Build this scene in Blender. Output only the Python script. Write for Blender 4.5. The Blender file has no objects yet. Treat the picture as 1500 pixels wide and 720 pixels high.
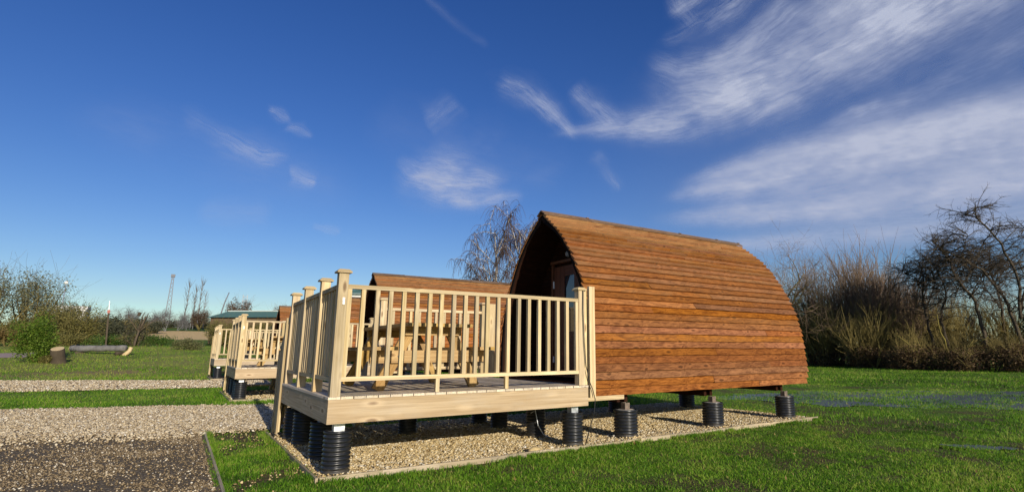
import bpy, math, random
import numpy as np
from mathutils import Vector, Matrix, noise as mnoise

R = math.radians
rnd = random.Random(7)
sc = bpy.context.scene
COL = sc.collection

# ------------------------------------------------------------------ object helpers
def link(o):
    COL.objects.link(o); return o

def tag(o, label=None, cat=None, group=None, kind=None):
    if label: o['label'] = label
    if cat: o['category'] = cat
    if group: o['group'] = group
    if kind: o['kind'] = kind
    return o

def empty(name, loc=(0, 0, 0), rz=0.0):
    o = bpy.data.objects.new(name, None)
    o.location = loc; o.rotation_euler = (0, 0, rz); o.empty_display_size = .1
    return link(o)

def children(o):
    return [c for c in COL.objects if c.parent == o]

def copy_tree(o, parent=None):
    c = o.copy(); link(c)
    if parent is not None: c.parent = parent
    for k in children(o): copy_tree(k, c)
    return c

def mesh_obj(name, me, mat, parent=None, loc=None):
    o = bpy.data.objects.new(name, me)
    if mat is not None and not me.materials: me.materials.append(mat)
    if parent is not None: o.parent = parent
    if loc is not None: o.location = loc
    return link(o)

class MB:
    """collects boxes, beams, tubes and lathes into one mesh with grain coordinates"""
    def __init__(s): s.v = []; s.f = []; s.g = []; s.t = []; s.sm = []; s.wr = None
    def _add(s, vs, fs, gs, tone, smooth=False):
        b = len(s.v); s.v += vs; s.g += gs; s.t += [tone]*len(vs)
        for f in fs: s.f.append([i+b for i in f]); s.sm.append(smooth)
    def hexa(s, p8, L, A, B, tone=None):
        ox, oy, oz = rnd.uniform(0, 50), rnd.uniform(0, 50), rnd.uniform(0, 50)
        gs = [(ox+(L if i & 4 else 0), oy+(A if i & 1 else 0), oz+(B if i & 2 else 0)) for i in range(8)]
        fs = [(0, 1, 3, 2), (4, 6, 7, 5), (0, 4, 5, 1), (2, 3, 7, 6), (0, 2, 6, 4), (1, 5, 7, 3)]
        s._add([tuple(p) for p in p8], fs, gs, rnd.random() if tone is None else tone)
    def beam(s, p, q, w, h, side=None, tone=None):
        """bar from p to q; w across `side`, h across the third direction"""
        p, q = Vector(p), Vector(q); d = (q-p); L = d.length; d.normalize()
        sd = Vector(side) if side is not None else (Vector((0, 0, 1)).cross(d) if abs(d.z) < .95 else Vector((1, 0, 0)))
        sd = (sd-d*sd.dot(d)).normalized(); u = d.cross(sd)
        P = []
        for k in (p, q):
            for b in (-.5, .5):
                for a in (-.5, .5): P.append(k+sd*(a*w)+u*(b*h))
        s.hexa(P, L, w, h, tone)
    def box(s, x0, x1, y0, y1, z0, z1, tone=None):
        dx, dy, dz = x1-x0, y1-y0, z1-z0; m = max(dx, dy, dz); c = ((x0+x1)/2, (y0+y1)/2, (z0+z1)/2)
        if m == dx: s.beam((x0, c[1], c[2]), (x1, c[1], c[2]), dy, dz, (0, 1, 0), tone)
        elif m == dy: s.beam((c[0], y0, c[2]), (c[0], y1, c[2]), dx, dz, (1, 0, 0), tone)
        else: s.beam((c[0], c[1], z0), (c[0], c[1], z1), dx, dy, (1, 0, 0), tone)
    def tube(s, pts, rad, n=6, cap=True, tone=None):
        pts = [Vector(p) for p in pts]; m = len(pts); vs = []; gs = []
        d0 = (pts[1]-pts[0]).normalized()
        a = d0.cross(Vector((.31, .77, .55)) if abs(d0.z) > .6 else Vector((0, 0, 1))).normalized()
        l = 0; ox = rnd.uniform(0, 50)
        for i in range(m):
            d = (pts[min(i+1, m-1)]-pts[max(i-1, 0)])
            if d.length < 1e-9: d = d0.copy()
            d.normalize()
            a = (a-d*a.dot(d))
            if a.length < 1e-6: a = d.orthogonal()
            a.normalize(); b = d.cross(a)
            if i: l += (pts[i]-pts[i-1]).length
            r = rad[i] if hasattr(rad, '__len__') else rad
            for k in range(n):
                t = 2*math.pi*k/n; c, sn = math.cos(t)*r, math.sin(t)*r
                vs.append((pts[i].x+a.x*c+b.x*sn, pts[i].y+a.y*c+b.y*sn, pts[i].z+a.z*c+b.z*sn)); gs.append((ox+l, c, sn))
        fs = []
        for i in range(m-1):
            for k in range(n):
                fs.append((i*n+k, i*n+(k+1) % n, (i+1)*n+(k+1) % n, (i+1)*n+k))
        if cap and n > 3:
            fs.append(tuple(range(n))[::-1]); fs.append(tuple((m-1)*n+k for k in range(n)))
        s._add(vs, fs, gs, rnd.random() if tone is None else tone, True)
    def lathe(s, prof, n=32, c=(0, 0, 0), smooth=True):
        vs = []; gs = []
        for r, z in prof:
            for k in range(n):
                t = 2*math.pi*k/n
                vs.append((c[0]+r*math.cos(t), c[1]+r*math.sin(t), c[2]+z)); gs.append((z, r*t, 0))
        fs = []
        for i in range(len(prof)-1):
            for k in range(n): fs.append((i*n+k, i*n+(k+1) % n, (i+1)*n+(k+1) % n, (i+1)*n+k))
        s._add(vs, fs, gs, .5, smooth)
    def poly(s, pts, tone=.5):
        s._add([tuple(p) for p in pts], [tuple(range(len(pts)))], [tuple(p) for p in pts], tone)
    def mesh(s, name, mat=None):
        me = bpy.data.meshes.new(name)
        me.from_pydata(s.v, [], s.f)
        a = me.attributes.new('gc', 'FLOAT_VECTOR', 'POINT'); a.data.foreach_set('vector', np.array(s.g, dtype=np.float32).ravel())
        a = me.attributes.new('tone', 'FLOAT', 'POINT'); a.data.foreach_set('value', np.array(s.t, dtype=np.float32))
        if s.wr:
            a = me.attributes.new('wear', 'FLOAT', 'POINT'); a.data.foreach_set('value', np.array(s.wr, dtype=np.float32))
        me.polygons.foreach_set('use_smooth', np.array(s.sm, dtype=bool))
        if mat: me.materials.append(mat)
        me.update(); return me
    def build(s, name, mat, parent=None, loc=None):
        return mesh_obj(name, s.mesh(name, mat), mat, parent, loc)

def np_mesh(name, V, F, mat, attrs=None, smooth=False):
    """V (n,3), F (m,k) -> mesh; attrs: {name: per-vertex array}"""
    me = bpy.data.meshes.new(name); k = F.shape[1]; m = len(F)
    me.vertices.add(len(V)); me.vertices.foreach_set('co', np.ascontiguousarray(V, dtype=np.float32).ravel())
    me.loops.add(m*k); me.loops.foreach_set('vertex_index', np.ascontiguousarray(F, dtype=np.int32).ravel())
    me.polygons.add(m); me.polygons.foreach_set('loop_start', np.arange(0, m*k, k, dtype=np.int32))
    me.polygons.foreach_set('loop_total', np.full(m, k, dtype=np.int32))
    if smooth: me.polygons.foreach_set('use_smooth', np.ones(m, dtype=bool))
    for an, ar in (attrs or {}).items():
        a = me.attributes.new(an, 'FLOAT', 'POINT'); a.data.foreach_set('value', np.ascontiguousarray(ar, dtype=np.float32))
    if mat: me.materials.append(mat)
    me.update(calc_edges=True); me.validate()
    return me

# ------------------------------------------------------------------ numpy value noise
def _hash(ix, iy, seed):
    n = (ix.astype(np.int64)*374761393+iy.astype(np.int64)*668265263+seed*974711) & 0x7fffffff
    n = ((n ^ (n >> 13))*1274126177) & 0x7fffffff
    return ((n ^ (n >> 16)) & 0xffff)/65535.0
def vnoise(x, y, seed=0):
    x = np.asarray(x, float); y = np.asarray(y, float)
    ix = np.floor(x); iy = np.floor(y); fx = x-ix; fy = y-iy
    fx = fx*fx*(3-2*fx); fy = fy*fy*(3-2*fy)
    a = _hash(ix, iy, seed); b = _hash(ix+1, iy, seed); c = _hash(ix, iy+1, seed); d = _hash(ix+1, iy+1, seed)
    return (a*(1-fx)+b*fx)*(1-fy)+(c*(1-fx)+d*fx)*fy
def fnoise(x, y, seed=0, o=4):
    s = 0; a = .5; t = 0
    for i in range(o):
        s = s+a*vnoise(x*2**i, y*2**i, seed+i*17); t += a; a *= .55
    return s/t
def sm(a, b, x):
    t = np.clip((np.asarray(x, float)-a)/(b-a), 0, 1); return t*t*(3-2*t)

# ------------------------------------------------------------------ terrain
FY = [-1e4, 4, 8.8, 13.4, 18, 23, 28, 36, 46, 70, 110, 160, 230, 400, 1e5]
FZ = [0, 0, .06, .06, .15, .18, .5, 1.05, 1.58, 1.8, 3.6, 6.2, 9.5, 10, 10]
def T(x, y):
    x = np.asarray(x, float); y = np.asarray(y, float)
    e = np.maximum(0, y-30)*.5; x2 = 9+e
    return np.interp(y, FY, FZ)*(1-sm(0, 1, (x-x2)/(16+e)))
def TZ(x, y): return float(T(x, y))

# ------------------------------------------------------------------ materials
class NT:
    def __init__(s, mat):
        mat.use_nodes = True; s.t = mat.node_tree; s.n = s.t.nodes; s.n.clear()
        s.out = s.n.new('ShaderNodeOutputMaterial')
    def new(s, typ, **kw):
        n = s.n.new(typ)
        for k, v in kw.items(): setattr(n, k, v)
        return n
    def set(s, sock, v):
        if isinstance(v, bpy.types.NodeSocket): s.t.links.new(v, sock)
        else: sock.default_value = v
    def math(s, op, a, b=None, c=None, clamp=False):
        n = s.new('ShaderNodeMath', operation=op, use_clamp=clamp)
        s.set(n.inputs[0], a)
        if b is not None: s.set(n.inputs[1], b)
        if c is not None: s.set(n.inputs[2], c)
        return n.outputs[0]
    def vmul(s, a, b):
        n = s.new('ShaderNodeVectorMath', operation='MULTIPLY'); s.set(n.inputs[0], a); s.set(n.inputs[1], b); return n.outputs[0]
    def noise(s, vec, scale, detail=4, rough=.55, dist=0):
        n = s.new('ShaderNodeTexNoise'); s.set(n.inputs['Vector'], vec)
        n.inputs['Scale'].default_value = scale; n.inputs['Detail'].default_value = detail
        n.inputs['Roughness'].default_value = rough; n.inputs['Distortion'].default_value = dist
        return n.outputs['Fac']
    def voro(s, vec, scale, feature='F1', rand=1.0):
        n = s.new('ShaderNodeTexVoronoi', feature=feature); s.set(n.inputs['Vector'], vec)
        n.inputs['Scale'].default_value = scale; n.inputs['Randomness'].default_value = rand
        return n
    def ramp(s, fac, stops, interp='LINEAR'):
        n = s.new('ShaderNodeValToRGB'); s.set(n.inputs[0], fac); e = n.color_ramp.elements
        n.color_ramp.interpolation = interp
        while len(e) < len(stops): e.new(.5)
        for i, (p, c) in enumerate(stops):
            e[i].position = p; e[i].color = (c[0], c[1], c[2], 1) if hasattr(c, '__len__') else (c, c, c, 1)
        return n.outputs[0]
    def mix(s, fac, a, b, mode='MIX'):
        n = s.new('ShaderNodeMix', data_type='RGBA', blend_type=mode)
        s.set(n.inputs[0], fac)
        for i, v in ((6, a), (7, b)):
            if not isinstance(v, bpy.types.NodeSocket) and len(v) == 3: v = (*v, 1)
            s.set(n.inputs[i], v)
        return n.outputs[2]
    def rng(s, v, a, b, c, d):
        n = s.new('ShaderNodeMapRange'); s.set(n.inputs[0], v)
        for i, k in enumerate((a, b, c, d)): n.inputs[i+1].default_value = k
        return n.outputs[0]
    def attr(s, name, out='Fac'):
        n = s.new('ShaderNodeAttribute', attribute_name=name); return n.outputs[out]
    def bump(s, h, strength=.3, dist=.01, nrm=None):
        n = s.new('ShaderNodeBump'); n.inputs['Strength'].default_value = strength; n.inputs['Distance'].default_value = dist
        s.set(n.inputs['Height'], h)
        if nrm is not None: s.set(n.inputs['Normal'], nrm)
        return n.outputs[0]
    def bsdf(s, col, rough=.7, metal=0, spec=.5, bump=None, trans=None, coat=0):
        b = s.new('ShaderNodeBsdfPrincipled')
        s.set(b.inputs['Base Color'], col if isinstance(col, bpy.types.NodeSocket) else (*col, 1))
        s.set(b.inputs['Roughness'], rough); b.inputs['Metallic'].default_value = metal
        b.inputs['Specular IOR Level'].default_value = spec
        if bump is not None: s.set(b.inputs['Normal'], bump)
        s.t.links.new(b.outputs[0], s.out.inputs[0]); return b

def M(name): return bpy.data.materials.new(name)

def wood(name, light, dark, knot, rough=.75, tonevar=.35, weather=None, wamt=0., knot_amt=.8, spec=.3, wattr=False, sx=1.):
    m = M(name); n = NT(m)
    g = n.attr('gc', 'Vector'); tone = n.attr('tone')
    oi = n.new('ShaderNodeObjectInfo')
    tr = n.math('FRACT', n.math('ADD', tone, oi.outputs['Random']))
    off = n.new('ShaderNodeCombineXYZ'); n.set(off.inputs[0], n.math('MULTIPLY', oi.outputs['Random'], 40.)); n.set(off.inputs[1], n.math('MULTIPLY', oi.outputs['Random'], 13.))
    ad = n.new('ShaderNodeVectorMath', operation='ADD'); n.set(ad.inputs[0], g); n.set(ad.inputs[1], off.outputs[0]); g = ad.outputs[0]
    wob = n.noise(n.vmul(g, (1.3, 6, 6)), 1., 2)
    gr = n.noise(n.vmul(g, (1.2*sx, 55, 55)), 1., 5, .6, .6)
    rg = n.noise(n.vmul(g, (.5*sx*sx**.5, 13, 13)), 1., 4, .55, 1.2)
    fac = n.math('ADD', n.math('MULTIPLY', gr, .55), n.math('MULTIPLY', rg, .45))
    col = n.mix(n.rng(fac, .40, .60, 0, 1), light, dark)
    kn = n.voro(n.vmul(g, (3.2, 9.5, 9.5)), 1.)
    kd = n.rng(n.math('ADD', kn.outputs['Distance'], n.math('MULTIPLY', wob, .10)), .17, .30, 1, 0)
    pick = n.math('GREATER_THAN', n.new('ShaderNodeSeparateColor').outputs[0], .48)
    sep = [x for x in n.n if x.bl_idname == 'ShaderNodeSeparateColor'][-1]
    n.t.links.new(kn.outputs['Color'], sep.inputs[0])
    kd = n.math('MULTIPLY', n.math('MULTIPLY', kd, pick), knot_amt)
    halo = n.math('MULTIPLY', n.math('MULTIPLY', n.rng(kn.outputs['Distance'], .22, .50, 1, 0), pick), .45)
    col = n.mix(halo, col, tuple(min(1, v*1.35) for v in light))
    col = n.mix(kd, col, knot)
    br = n.rng(tr, 0, 1, 1-tonevar, 1+tonevar*.55)
    hs = n.new('ShaderNodeHueSaturation'); n.set(hs.inputs['Color'], col); n.set(hs.inputs['Value'], br)
    n.set(hs.inputs['Hue'], n.rng(n.math('FRACT', n.math('MULTIPLY', tr, 7.3)), 0, 1, .495, .503))
    n.set(hs.inputs['Saturation'], n.rng(n.math('FRACT', n.math('MULTIPLY', tr, 3.7)), 0, 1, .86, 1.02))
    col = hs.outputs[0]
    if weather:
        wn = n.noise(n.vmul(g, (1.1, 5, 5)), 1.3, 5, .65)
        if wattr: col = n.mix(n.math('MULTIPLY', n.attr('wear'), n.rng(wn, .32, .66, .15, 1.)), col, weather)
        else: col = n.mix(n.rng(wn, .5, .72, 0, wamt), col, weather)
    b = n.bump(n.math('SUBTRACT', gr, n.math('MULTIPLY', kd, .5)), .55, .006)
    n.bsdf(col, n.rng(gr, .3, .7, rough-.1, rough+.12), spec=spec, bump=b)
    return m

def plain(name, col, rough=.6, metal=0, spec=.5, var=.12, scale=9, bump=.15, bd=.004):
    m = M(name); n = NT(m); tc = n.new('ShaderNodeTexCoord').outputs['Object']
    f = n.noise(tc, scale, 6, .6)
    c = n.mix(n.rng(f, .3, .7, 0, 1), tuple(x*(1-var) for x in col), tuple(min(1, x*(1+var)) for x in col))
    n.bsdf(c, n.rng(f, .3, .7, max(.03, rough-.08), min(1, rough+.08)), metal, spec, n.bump(n.noise(tc, scale*9, 3), bump, bd)); return m

def leafmat(name, stops, trans=.35, rough=.65):
    m = M(name); n = NT(m)
    t = n.attr('tone')
    oi = n.new('ShaderNodeObjectInfo')
    c = n.ramp(t, stops)
    hs = n.new('ShaderNodeHueSaturation'); n.set(hs.inputs['Color'], c); n.set(hs.inputs['Value'], n.rng(oi.outputs['Random'], 0, 1, .85, 1.15)); c = hs.outputs[0]
    b = n.bsdf(c, rough, spec=.25)
    tl = n.new('ShaderNodeBsdfTranslucent'); n.set(tl.inputs[0], c)
    mx = n.new('ShaderNodeMixShader'); mx.inputs[0].default_value = trans
    n.t.links.new(b.outputs[0], mx.inputs[1]); n.t.links.new(tl.outputs[0], mx.inputs[2]); n.t.links.new(mx.outputs[0], n.out.inputs[0])
    return m

def bark(name, a, b, scale=3., rough=.9):
    m = M(name); n = NT(m); tc = n.attr('gc', 'Vector'); t = n.attr('tone')
    ob = n.new('ShaderNodeTexCoord').outputs['Object']
    f = n.noise(ob, scale, 5, .6)
    f2 = n.math('ADD', n.math('MULTIPLY', f, .7), n.math('MULTIPLY', t, .3))
    n.bsdf(n.mix(n.rng(f2, .3, .7, 0, 1), a, b), rough, spec=.2); return m

PINE = wood('pine_timber', (.67, .525, .29), (.44, .32, .15), (.19, .10, .04), .75, .30, (.42, .36, .27), .45, spec=.15)
TABLEW = wood('table_timber', (.52, .345, .12), (.36, .215, .065), (.14, .065, .02), .75, .2, spec=.15)
FASCIA = wood('fascia_timber', (.545, .415, .25), (.40, .285, .155), (.17, .09, .04), .78, .12, (.48, .41, .31), .4, spec=.15)
STAIN = wood('stained_shingle', (.36, .126, .0215), (.145, .0425, .0072), (.04, .012, .003), .74, .36, (.46, .275, .12), .0, .72, .10, True, 3.2)
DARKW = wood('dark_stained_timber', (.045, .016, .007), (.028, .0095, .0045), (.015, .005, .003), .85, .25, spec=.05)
DOORW = wood('door_timber', (.17, .055, .018), (.11, .034, .012), (.05, .015, .006), .5, .1)
RIDGEW = wood('weathered_ridge_board', (.20, .12, .065), (.11, .062, .034), (.05, .025, .015), .8, .45, (.30, .23, .17), .5)
DECKW = wood('grey_decking', (.76, .63, .45), (.55, .45, .31), (.28, .2, .12), .9, .2, (.72, .63, .5), .5, spec=.1)
KERBW = wood('edging_board', (.48, .385, .25), (.33, .26, .16), (.17, .12, .07), .85, .25, (.36, .31, .24), .5, spec=.1)
m = M('black_plastic'); n = NT(m); tc = n.new('ShaderNodeTexCoord').outputs['Object']; sx_ = n.new('ShaderNodeSeparateXYZ'); n.t.links.new(tc, sx_.inputs[0])
f = n.noise(tc, 9, 6, .65); oi = n.new('ShaderNodeObjectInfo').outputs['Random']
mud = n.math('MULTIPLY', n.rng(n.math('ADD', sx_.outputs[2], n.math('MULTIPLY', f, -.12)), -.06, .02, 1, 0), .6)
dust = n.rng(n.noise(n.vmul(tc, (6, 6, 22)), 1., 5, .7), .56, .74, 0, .20)
c = n.mix(n.math('MAXIMUM', mud, dust), n.mix(f, (.009, .010, .012), (.019, .020, .022)), (.17, .135, .085))
n.bsdf(c, n.rng(n.math('MAXIMUM', mud, dust), 0, .6, .34, .8), spec=.5); BLACKP = m
GALV = plain('galvanised_steel', (.62, .64, .66), .42, .75, .5, .12, 25, .05)
RUST = plain('dull_steel', (.22, .17, .13), .6, .5, .5, .3, 25, .2)
CONC = plain('concrete', (.42, .39, .33), .9, 0, .3, .25, 14, .5)
WHITEP = plain('white_plastic', (.78, .78, .76), .4)
CABLE = plain('cable_rubber', (.02, .02, .02), .5)

m = M('window_glass'); n = NT(m); n.bsdf((.03, .035, .045), .03, 0, 1.0); GLASS = m

# ground
m = M('grass_ground'); n = NT(m); P = n.new('ShaderNodeNewGeometry').outputs['Position']
f1 = n.noise(P, .35, 5, .6); f2 = n.noise(P, 3.5, 5, .7); f3 = n.noise(P, 26, 3, .6)
c = n.mix(n.rng(f1, .35, .65, 0, 1), (.085, .165, .018), (.13, .215, .032))
c = n.mix(n.rng(f2, .45, .7, 0, .7), c, (.19, .20, .055))
c = n.mix(n.rng(f3, .35, .65, 0, .55), c, (.05, .09, .014))
bare = n.attr('bare')
soil = n.mix(n.rng(f3, .3, .7, 0, 1), (.05, .034, .02), (.17, .115, .06))
c = n.mix(n.math('MULTIPLY', bare, n.rng(f2, .35, .55, .5, 1.), clamp=True), c, soil)
dry = n.attr('dry'); c = n.mix(dry, c, n.mix(f2, (.66, .45, .19), (.78, .57, .28)))
n.bsdf(c, .95, spec=.1, bump=n.bump(n.math('ADD', f3, f2), .9, .05)); GROUND = m

def stonemat(name, stops, rough=.7):
    m = M(name); n = NT(m); t = n.attr('tone'); P = n.new('ShaderNodeNewGeometry').outputs['Position']
    c = n.ramp(t, stops); c = n.mix(n.rng(n.noise(P, 90, 3), .35, .65, 0, .35), c, (.16, .10, .05))
    n.bsdf(c, rough, spec=.35); return m
STONE = stonemat('flint_pebbles', [(0, (.14, .09, .04)), (.2, (.38, .265, .115)), (.45, (.58, .435, .205)), (.7, (.72, .575, .32)), (.9, (.84, .75, .55)), (1, (.9, .86, .76))])
STONEP = stonemat('pale_path_pebbles', [(0, (.13, .092, .052)), (.2, (.34, .26, .155)), (.45, (.52, .42, .26)), (.7, (.67, .565, .385)), (.9, (.8, .73, .58)), (1, (.88, .85, .77))])
STONED = stonemat('dull_pebbles', [(0, (.12, .088, .046)), (.5, (.26, .195, .11)), (.85, (.44, .345, .21)), (.95, (.64, .56, .42)), (1, (.8, .74, .6))])
m = M('gravel_bed'); n = NT(m); P = n.new('ShaderNodeNewGeometry').outputs['Position']
v = n.voro(P, 42.); f = n.noise(P, .9, 5)
sepc = n.new('ShaderNodeSeparateColor'); n.t.links.new(v.outputs['Color'], sepc.inputs[0])
c = n.ramp(sepc.outputs[0], [(0, (.16, .11, .06)), (.3, (.39, .29, .17)), (.65, (.58, .46, .30)), (1, (.8, .72, .58))])
c = n.mix(n.rng(v.outputs['Distance'], .30, .62, 0, .85), c, (.05, .034, .02))
n.bsdf(c, .85, spec=.3, bump=n.bump(n.math('SUBTRACT', 1., v.outputs['Distance']), .9, .02)); GRAVEL = m
m = M('worn_gravel_bed'); n = NT(m); P = n.new('ShaderNodeNewGeometry').outputs['Position']
v = n.voro(P, 46.); f = n.noise(P, 1.1, 5, .65)
sepc = n.new('ShaderNodeSeparateColor'); n.t.links.new(v.outputs['Color'], sepc.inputs[0])
c = n.ramp(sepc.outputs[0], [(0, (.12, .088, .048)), (.55, (.215, .162, .092)), (.85, (.32, .245, .145)), (1, (.5, .41, .27))])
c = n.mix(n.rng(v.outputs['Distance'], .3, .6, 0, .8), c, (.095, .069, .038))
c = n.mix(n.rng(f, .42, .64, 0, .5), c, (.16, .12, .068))
n.bsdf(c, .85, spec=.25, bump=n.bump(n.math('SUBTRACT', 1., v.outputs['Distance']), .8, .015)); WORN = m
m = M('pink_path'); n = NT(m); P = n.new('ShaderNodeNewGeometry').outputs['Position']
n.bsdf(n.mix(n.noise(P, 6, 6), (.30, .22, .19), (.44, .34, .29)), .9, spec=.2); PINK = m
m = M('puddle_water'); n = NT(m); P = n.new('ShaderNodeNewGeometry').outputs['Position']
n.bsdf((.05, .058, .05), .34, spec=1., bump=n.bump(n.noise(P, 9, 4), .6, .03)); WATER = m

GRASSB = leafmat('grass_blade', [(0, (.03, .075, .006)), (.3, (.095, .225, .012)), (.62, (.18, .36, .02)), (.9, (.33, .43, .055)), (1, (.47, .38, .15))], .5, .6)
LEAF_SHRUB = leafmat('shrub_leaf', [(0, (.035, .075, .007)), (.5, (.115, .20, .018)), (1, (.24, .32, .045))])
LEAF_OLIVE = leafmat('olive_leaf', [(0, (.06, .058, .018)), (.5, (.17, .155, .045)), (1, (.30, .26, .08))])
LEAF_TREE = leafmat('tree_leaf', [(0, (.06, .065, .028)), (.5, (.20, .195, .09)), (1, (.40, .37, .21))])
LEAF_HEDGE = leafmat('hedge_leaf', [(0, (.025, .065, .01)), (.5, (.075, .15, .022)), (1, (.16, .23, .05))])
LEAF_GREY = leafmat('grey_leaf', [(0, (.05, .06, .022)), (.5, (.14, .15, .055)), (1, (.32, .29, .13))])
LEAF_DRY = leafmat('dry_leaf', [(0, (.05, .03, .015)), (.5, (.13, .08, .038)), (.9, (.2, .13, .06)), (1, (.3, .2, .09))])
LEAF_SCRUB = leafmat('scrub_leaf', [(0, (.08, .066, .02)), (.5, (.20, .155, .05)), (1, (.32, .25, .08))])
LEAF_IVY = leafmat('ivy_leaf', [(0, (.008, .014, .004)), (.6, (.022, .034, .009)), (1, (.05, .065, .02))])
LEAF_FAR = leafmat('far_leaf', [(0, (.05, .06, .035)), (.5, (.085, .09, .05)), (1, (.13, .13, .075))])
LEAF_RUST = leafmat('rust_leaf', [(0, (.07, .045, .03)), (.5, (.13, .085, .055)), (1, (.2, .14, .09))])
LEAF_STRAW = leafmat('straw_leaf', [(0, (.10, .065, .02)), (.5, (.22, .15, .05)), (1, (.34, .25, .10))])
BARK_DARK = bark('dark_bark', (.045, .035, .024), (.11, .085, .058))
BARK_MOSS = bark('mossy_bark', (.09, .072, .03), (.22, .175, .06))
TWIG_RED = bark('red_brown_twig', (.15, .10, .066), (.29, .205, .135))
TWIG_OLIVE = bark('olive_twig', (.155, .12, .04), (.31, .245, .085))
TWIG_DARK = bark('dark_twig', (.055, .044, .033), (.12, .095, .07))
TWIG_PALE = bark('pale_twig', (.10, .085, .07), (.19, .165, .14))
TWIG_FAR = bark('haze_grey_twig', (.15, .15, .15), (.22, .21, .2))  # distance haze put into the grey of skyline trees
BARK_YEL = bark('yellow_and_sun_tinted_bark', (.16, .13, .03), (.30, .24, .07))  # sunlight put into the branch colour; plain yellow for the straggly bush stems
m = M('birch_bark'); n = NT(m); g = n.attr('gc', 'Vector')
fb = n.noise(n.vmul(g, (7, 25, 25)), 1., 4, .7)
n.bsdf(n.mix(n.rng(fb, .52, .62, 0, 1), (.62, .58, .52), (.07, .06, .055)), .7, spec=.3); BIRCH = m

# ------------------------------------------------------------------ ground sheet and surfaces
PADS = [(0, 0, 0), (-.1, 9.35, .06), (-.12, 18.6, .17)]     # cabin offsets
PADL, PADW = 8.22, 3.66
def path1_lo(x): return 4.25+np.clip(-(np.asarray(x)+.8), 0, 30)*.45*sm(0, 1.5, -(np.asarray(x)+.8))
def path1_hi(x): return 8.0+np.clip(-(np.asarray(x)-.4), 0, 30)*.40
def path2_lo(x): return 14.8+np.clip(-np.asarray(x), 0, 30)*.19
def path2_hi(x): return 18.55+np.clip(-np.asarray(x), 0, 30)*.62
def wig(t, s, a): return (fnoise(np.asarray(t)*1.7, np.asarray(t)*0+s*3.1, s, 4)-.5)*2*a
def puddle_d(x, y):
    """<1 inside standing water (three shallow pools on the lawn)"""
    x = np.asarray(x, float); y = np.asarray(y, float)
    w = (fnoise(x*.9, y*.9, 91, 4)-.5)*1.7
    def el(cx, cy, a, b, th):
        c, s = math.cos(th), math.sin(th); u = (x-cx)*c+(y-cy)*s; v = -(x-cx)*s+(y-cy)*c
        return (u/a)**2+(v/b)**2
    d = np.minimum(np.minimum(el(14.9, .7, 5.0, 2.7, -.62), el(12.3, 2.5, 2.6, .7, -.55)), el(7.0, -2.55, .75, .26, -.9))
    return d+w
def in_sheet(x, y, grow=0.):
    """true on gravel or other bare sheets"""
    x = np.asarray(x, float); y = np.asarray(y, float); r = np.zeros(x.shape, bool)
    for dx, dy, dz in PADS:
        r |= (x > dx-.03-grow) & (x < dx+PADL+grow) & (y > dy-.02-grow) & (y < dy+PADW+grow)
    r |= (x > -25) & (x < -.80+grow) & (y < path1_lo(x)+.6) & (y > -12)
    r |= (x < 2.3) & (x > -25) & (y > path1_lo(x)+wig(x, 3, .16)-grow) & (y < path1_hi(x)+wig(x, 4, .18)+grow)
    r |= (x < 1.6) & (x > -25) & (y > path2_lo(x)+wig(x, 5, .2)-grow) & (y < path2_hi(x)+wig(x, 6, .3)+grow)
    r |= (x < -7.6) & (x > -30) & (np.abs(y-36-(x+8)*.3) < 2.1)
    return r
def barefn(x, y):
    b = np.zeros(np.shape(x))
    n1 = fnoise(x*1.3, y*1.3, 31, 4)
    b = np.maximum(b, sm(.47, .57, n1)*((x > -.85) & (x < .1) & (y < 4.4)))                 # worn strip by the parking
    b = np.maximum(b, .8*sm(.52, .64, n1)*sm(.6, .0, np.abs(y+.25))*((x > -.3) & (x < 9.5)))
    b = np.maximum(b, .8*sm(.45, .58, n1)*(np.hypot(x-8.7, y-.1) < 1.1))
    b = np.maximum(b, .8*sm(.53, .64, fnoise(x*1.1, y*1.1, 77, 4))*((x > .5) & (x < 9) & (y < 0)))
    b = np.maximum(b, .85*sm(.54, .64, fnoise(x*2.3, y*2.3, 177, 3))*sm(.42, .56, fnoise(x*.5, y*.5, 178, 2))*((x > -1) & (y < 6)))
    b = np.maximum(b, .85*sm(.50, .60, fnoise(x*.8, y*.8, 52, 3))*((np.abs(y-25.2) < .9) & (x < -2.6) & (x > -9)))
    b = np.maximum(b, .6*sm(.5, .62, n1)*((np.abs(y-path1_hi(x)) < .7) & (x < -1.2)))
    return b

def grid_axis(segs):
    out = [segs[0][0]]
    for a, b, n_ in segs: out += list(np.linspace(a, b, n_+1)[1:])
    return np.array(out)
xs = grid_axis([(-3000, -300, 12), (-300, -60, 24), (-60, -20, 40), (-20, 24, 220), (24, 60, 60), (60, 300, 30), (300, 3000, 12)])
ys = grid_axis([(-3000, -300, 10), (-300, -40, 14), (-40, -8, 24), (-8, 30, 190), (30, 60, 60), (60, 260, 70), (260, 600, 12), (600, 4000, 10)])
GX, GY = np.meshgrid(xs, ys)
GZ = T(GX, GY)
near = (np.abs(GX) < 60) & (GY > -40) & (GY < 90)
GZ = GZ+np.where(near, (fnoise(GX*.6, GY*.6, 5, 4)-.5)*.05*sm(1.2, 4, np.hypot(np.maximum(np.maximum(-.3-GX, GX-8.5), 0), np.maximum(np.maximum(-.3-GY, GY-4), 0))), 0)
shee = in_sheet(GX, GY, .35)
GZ = np.where(shee, T(GX, GY)-.012, GZ)
GZ = GZ-.06*sm(1.35, .6, puddle_d(GX, GY))*near
tf = sm(.46, .56, fnoise(GX*.02, GY*.05, 8, 2))
DRY = ((GY > 96) & (GY < 158) & (GX > -6.2) & (GX < 24)).astype(float)
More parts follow.
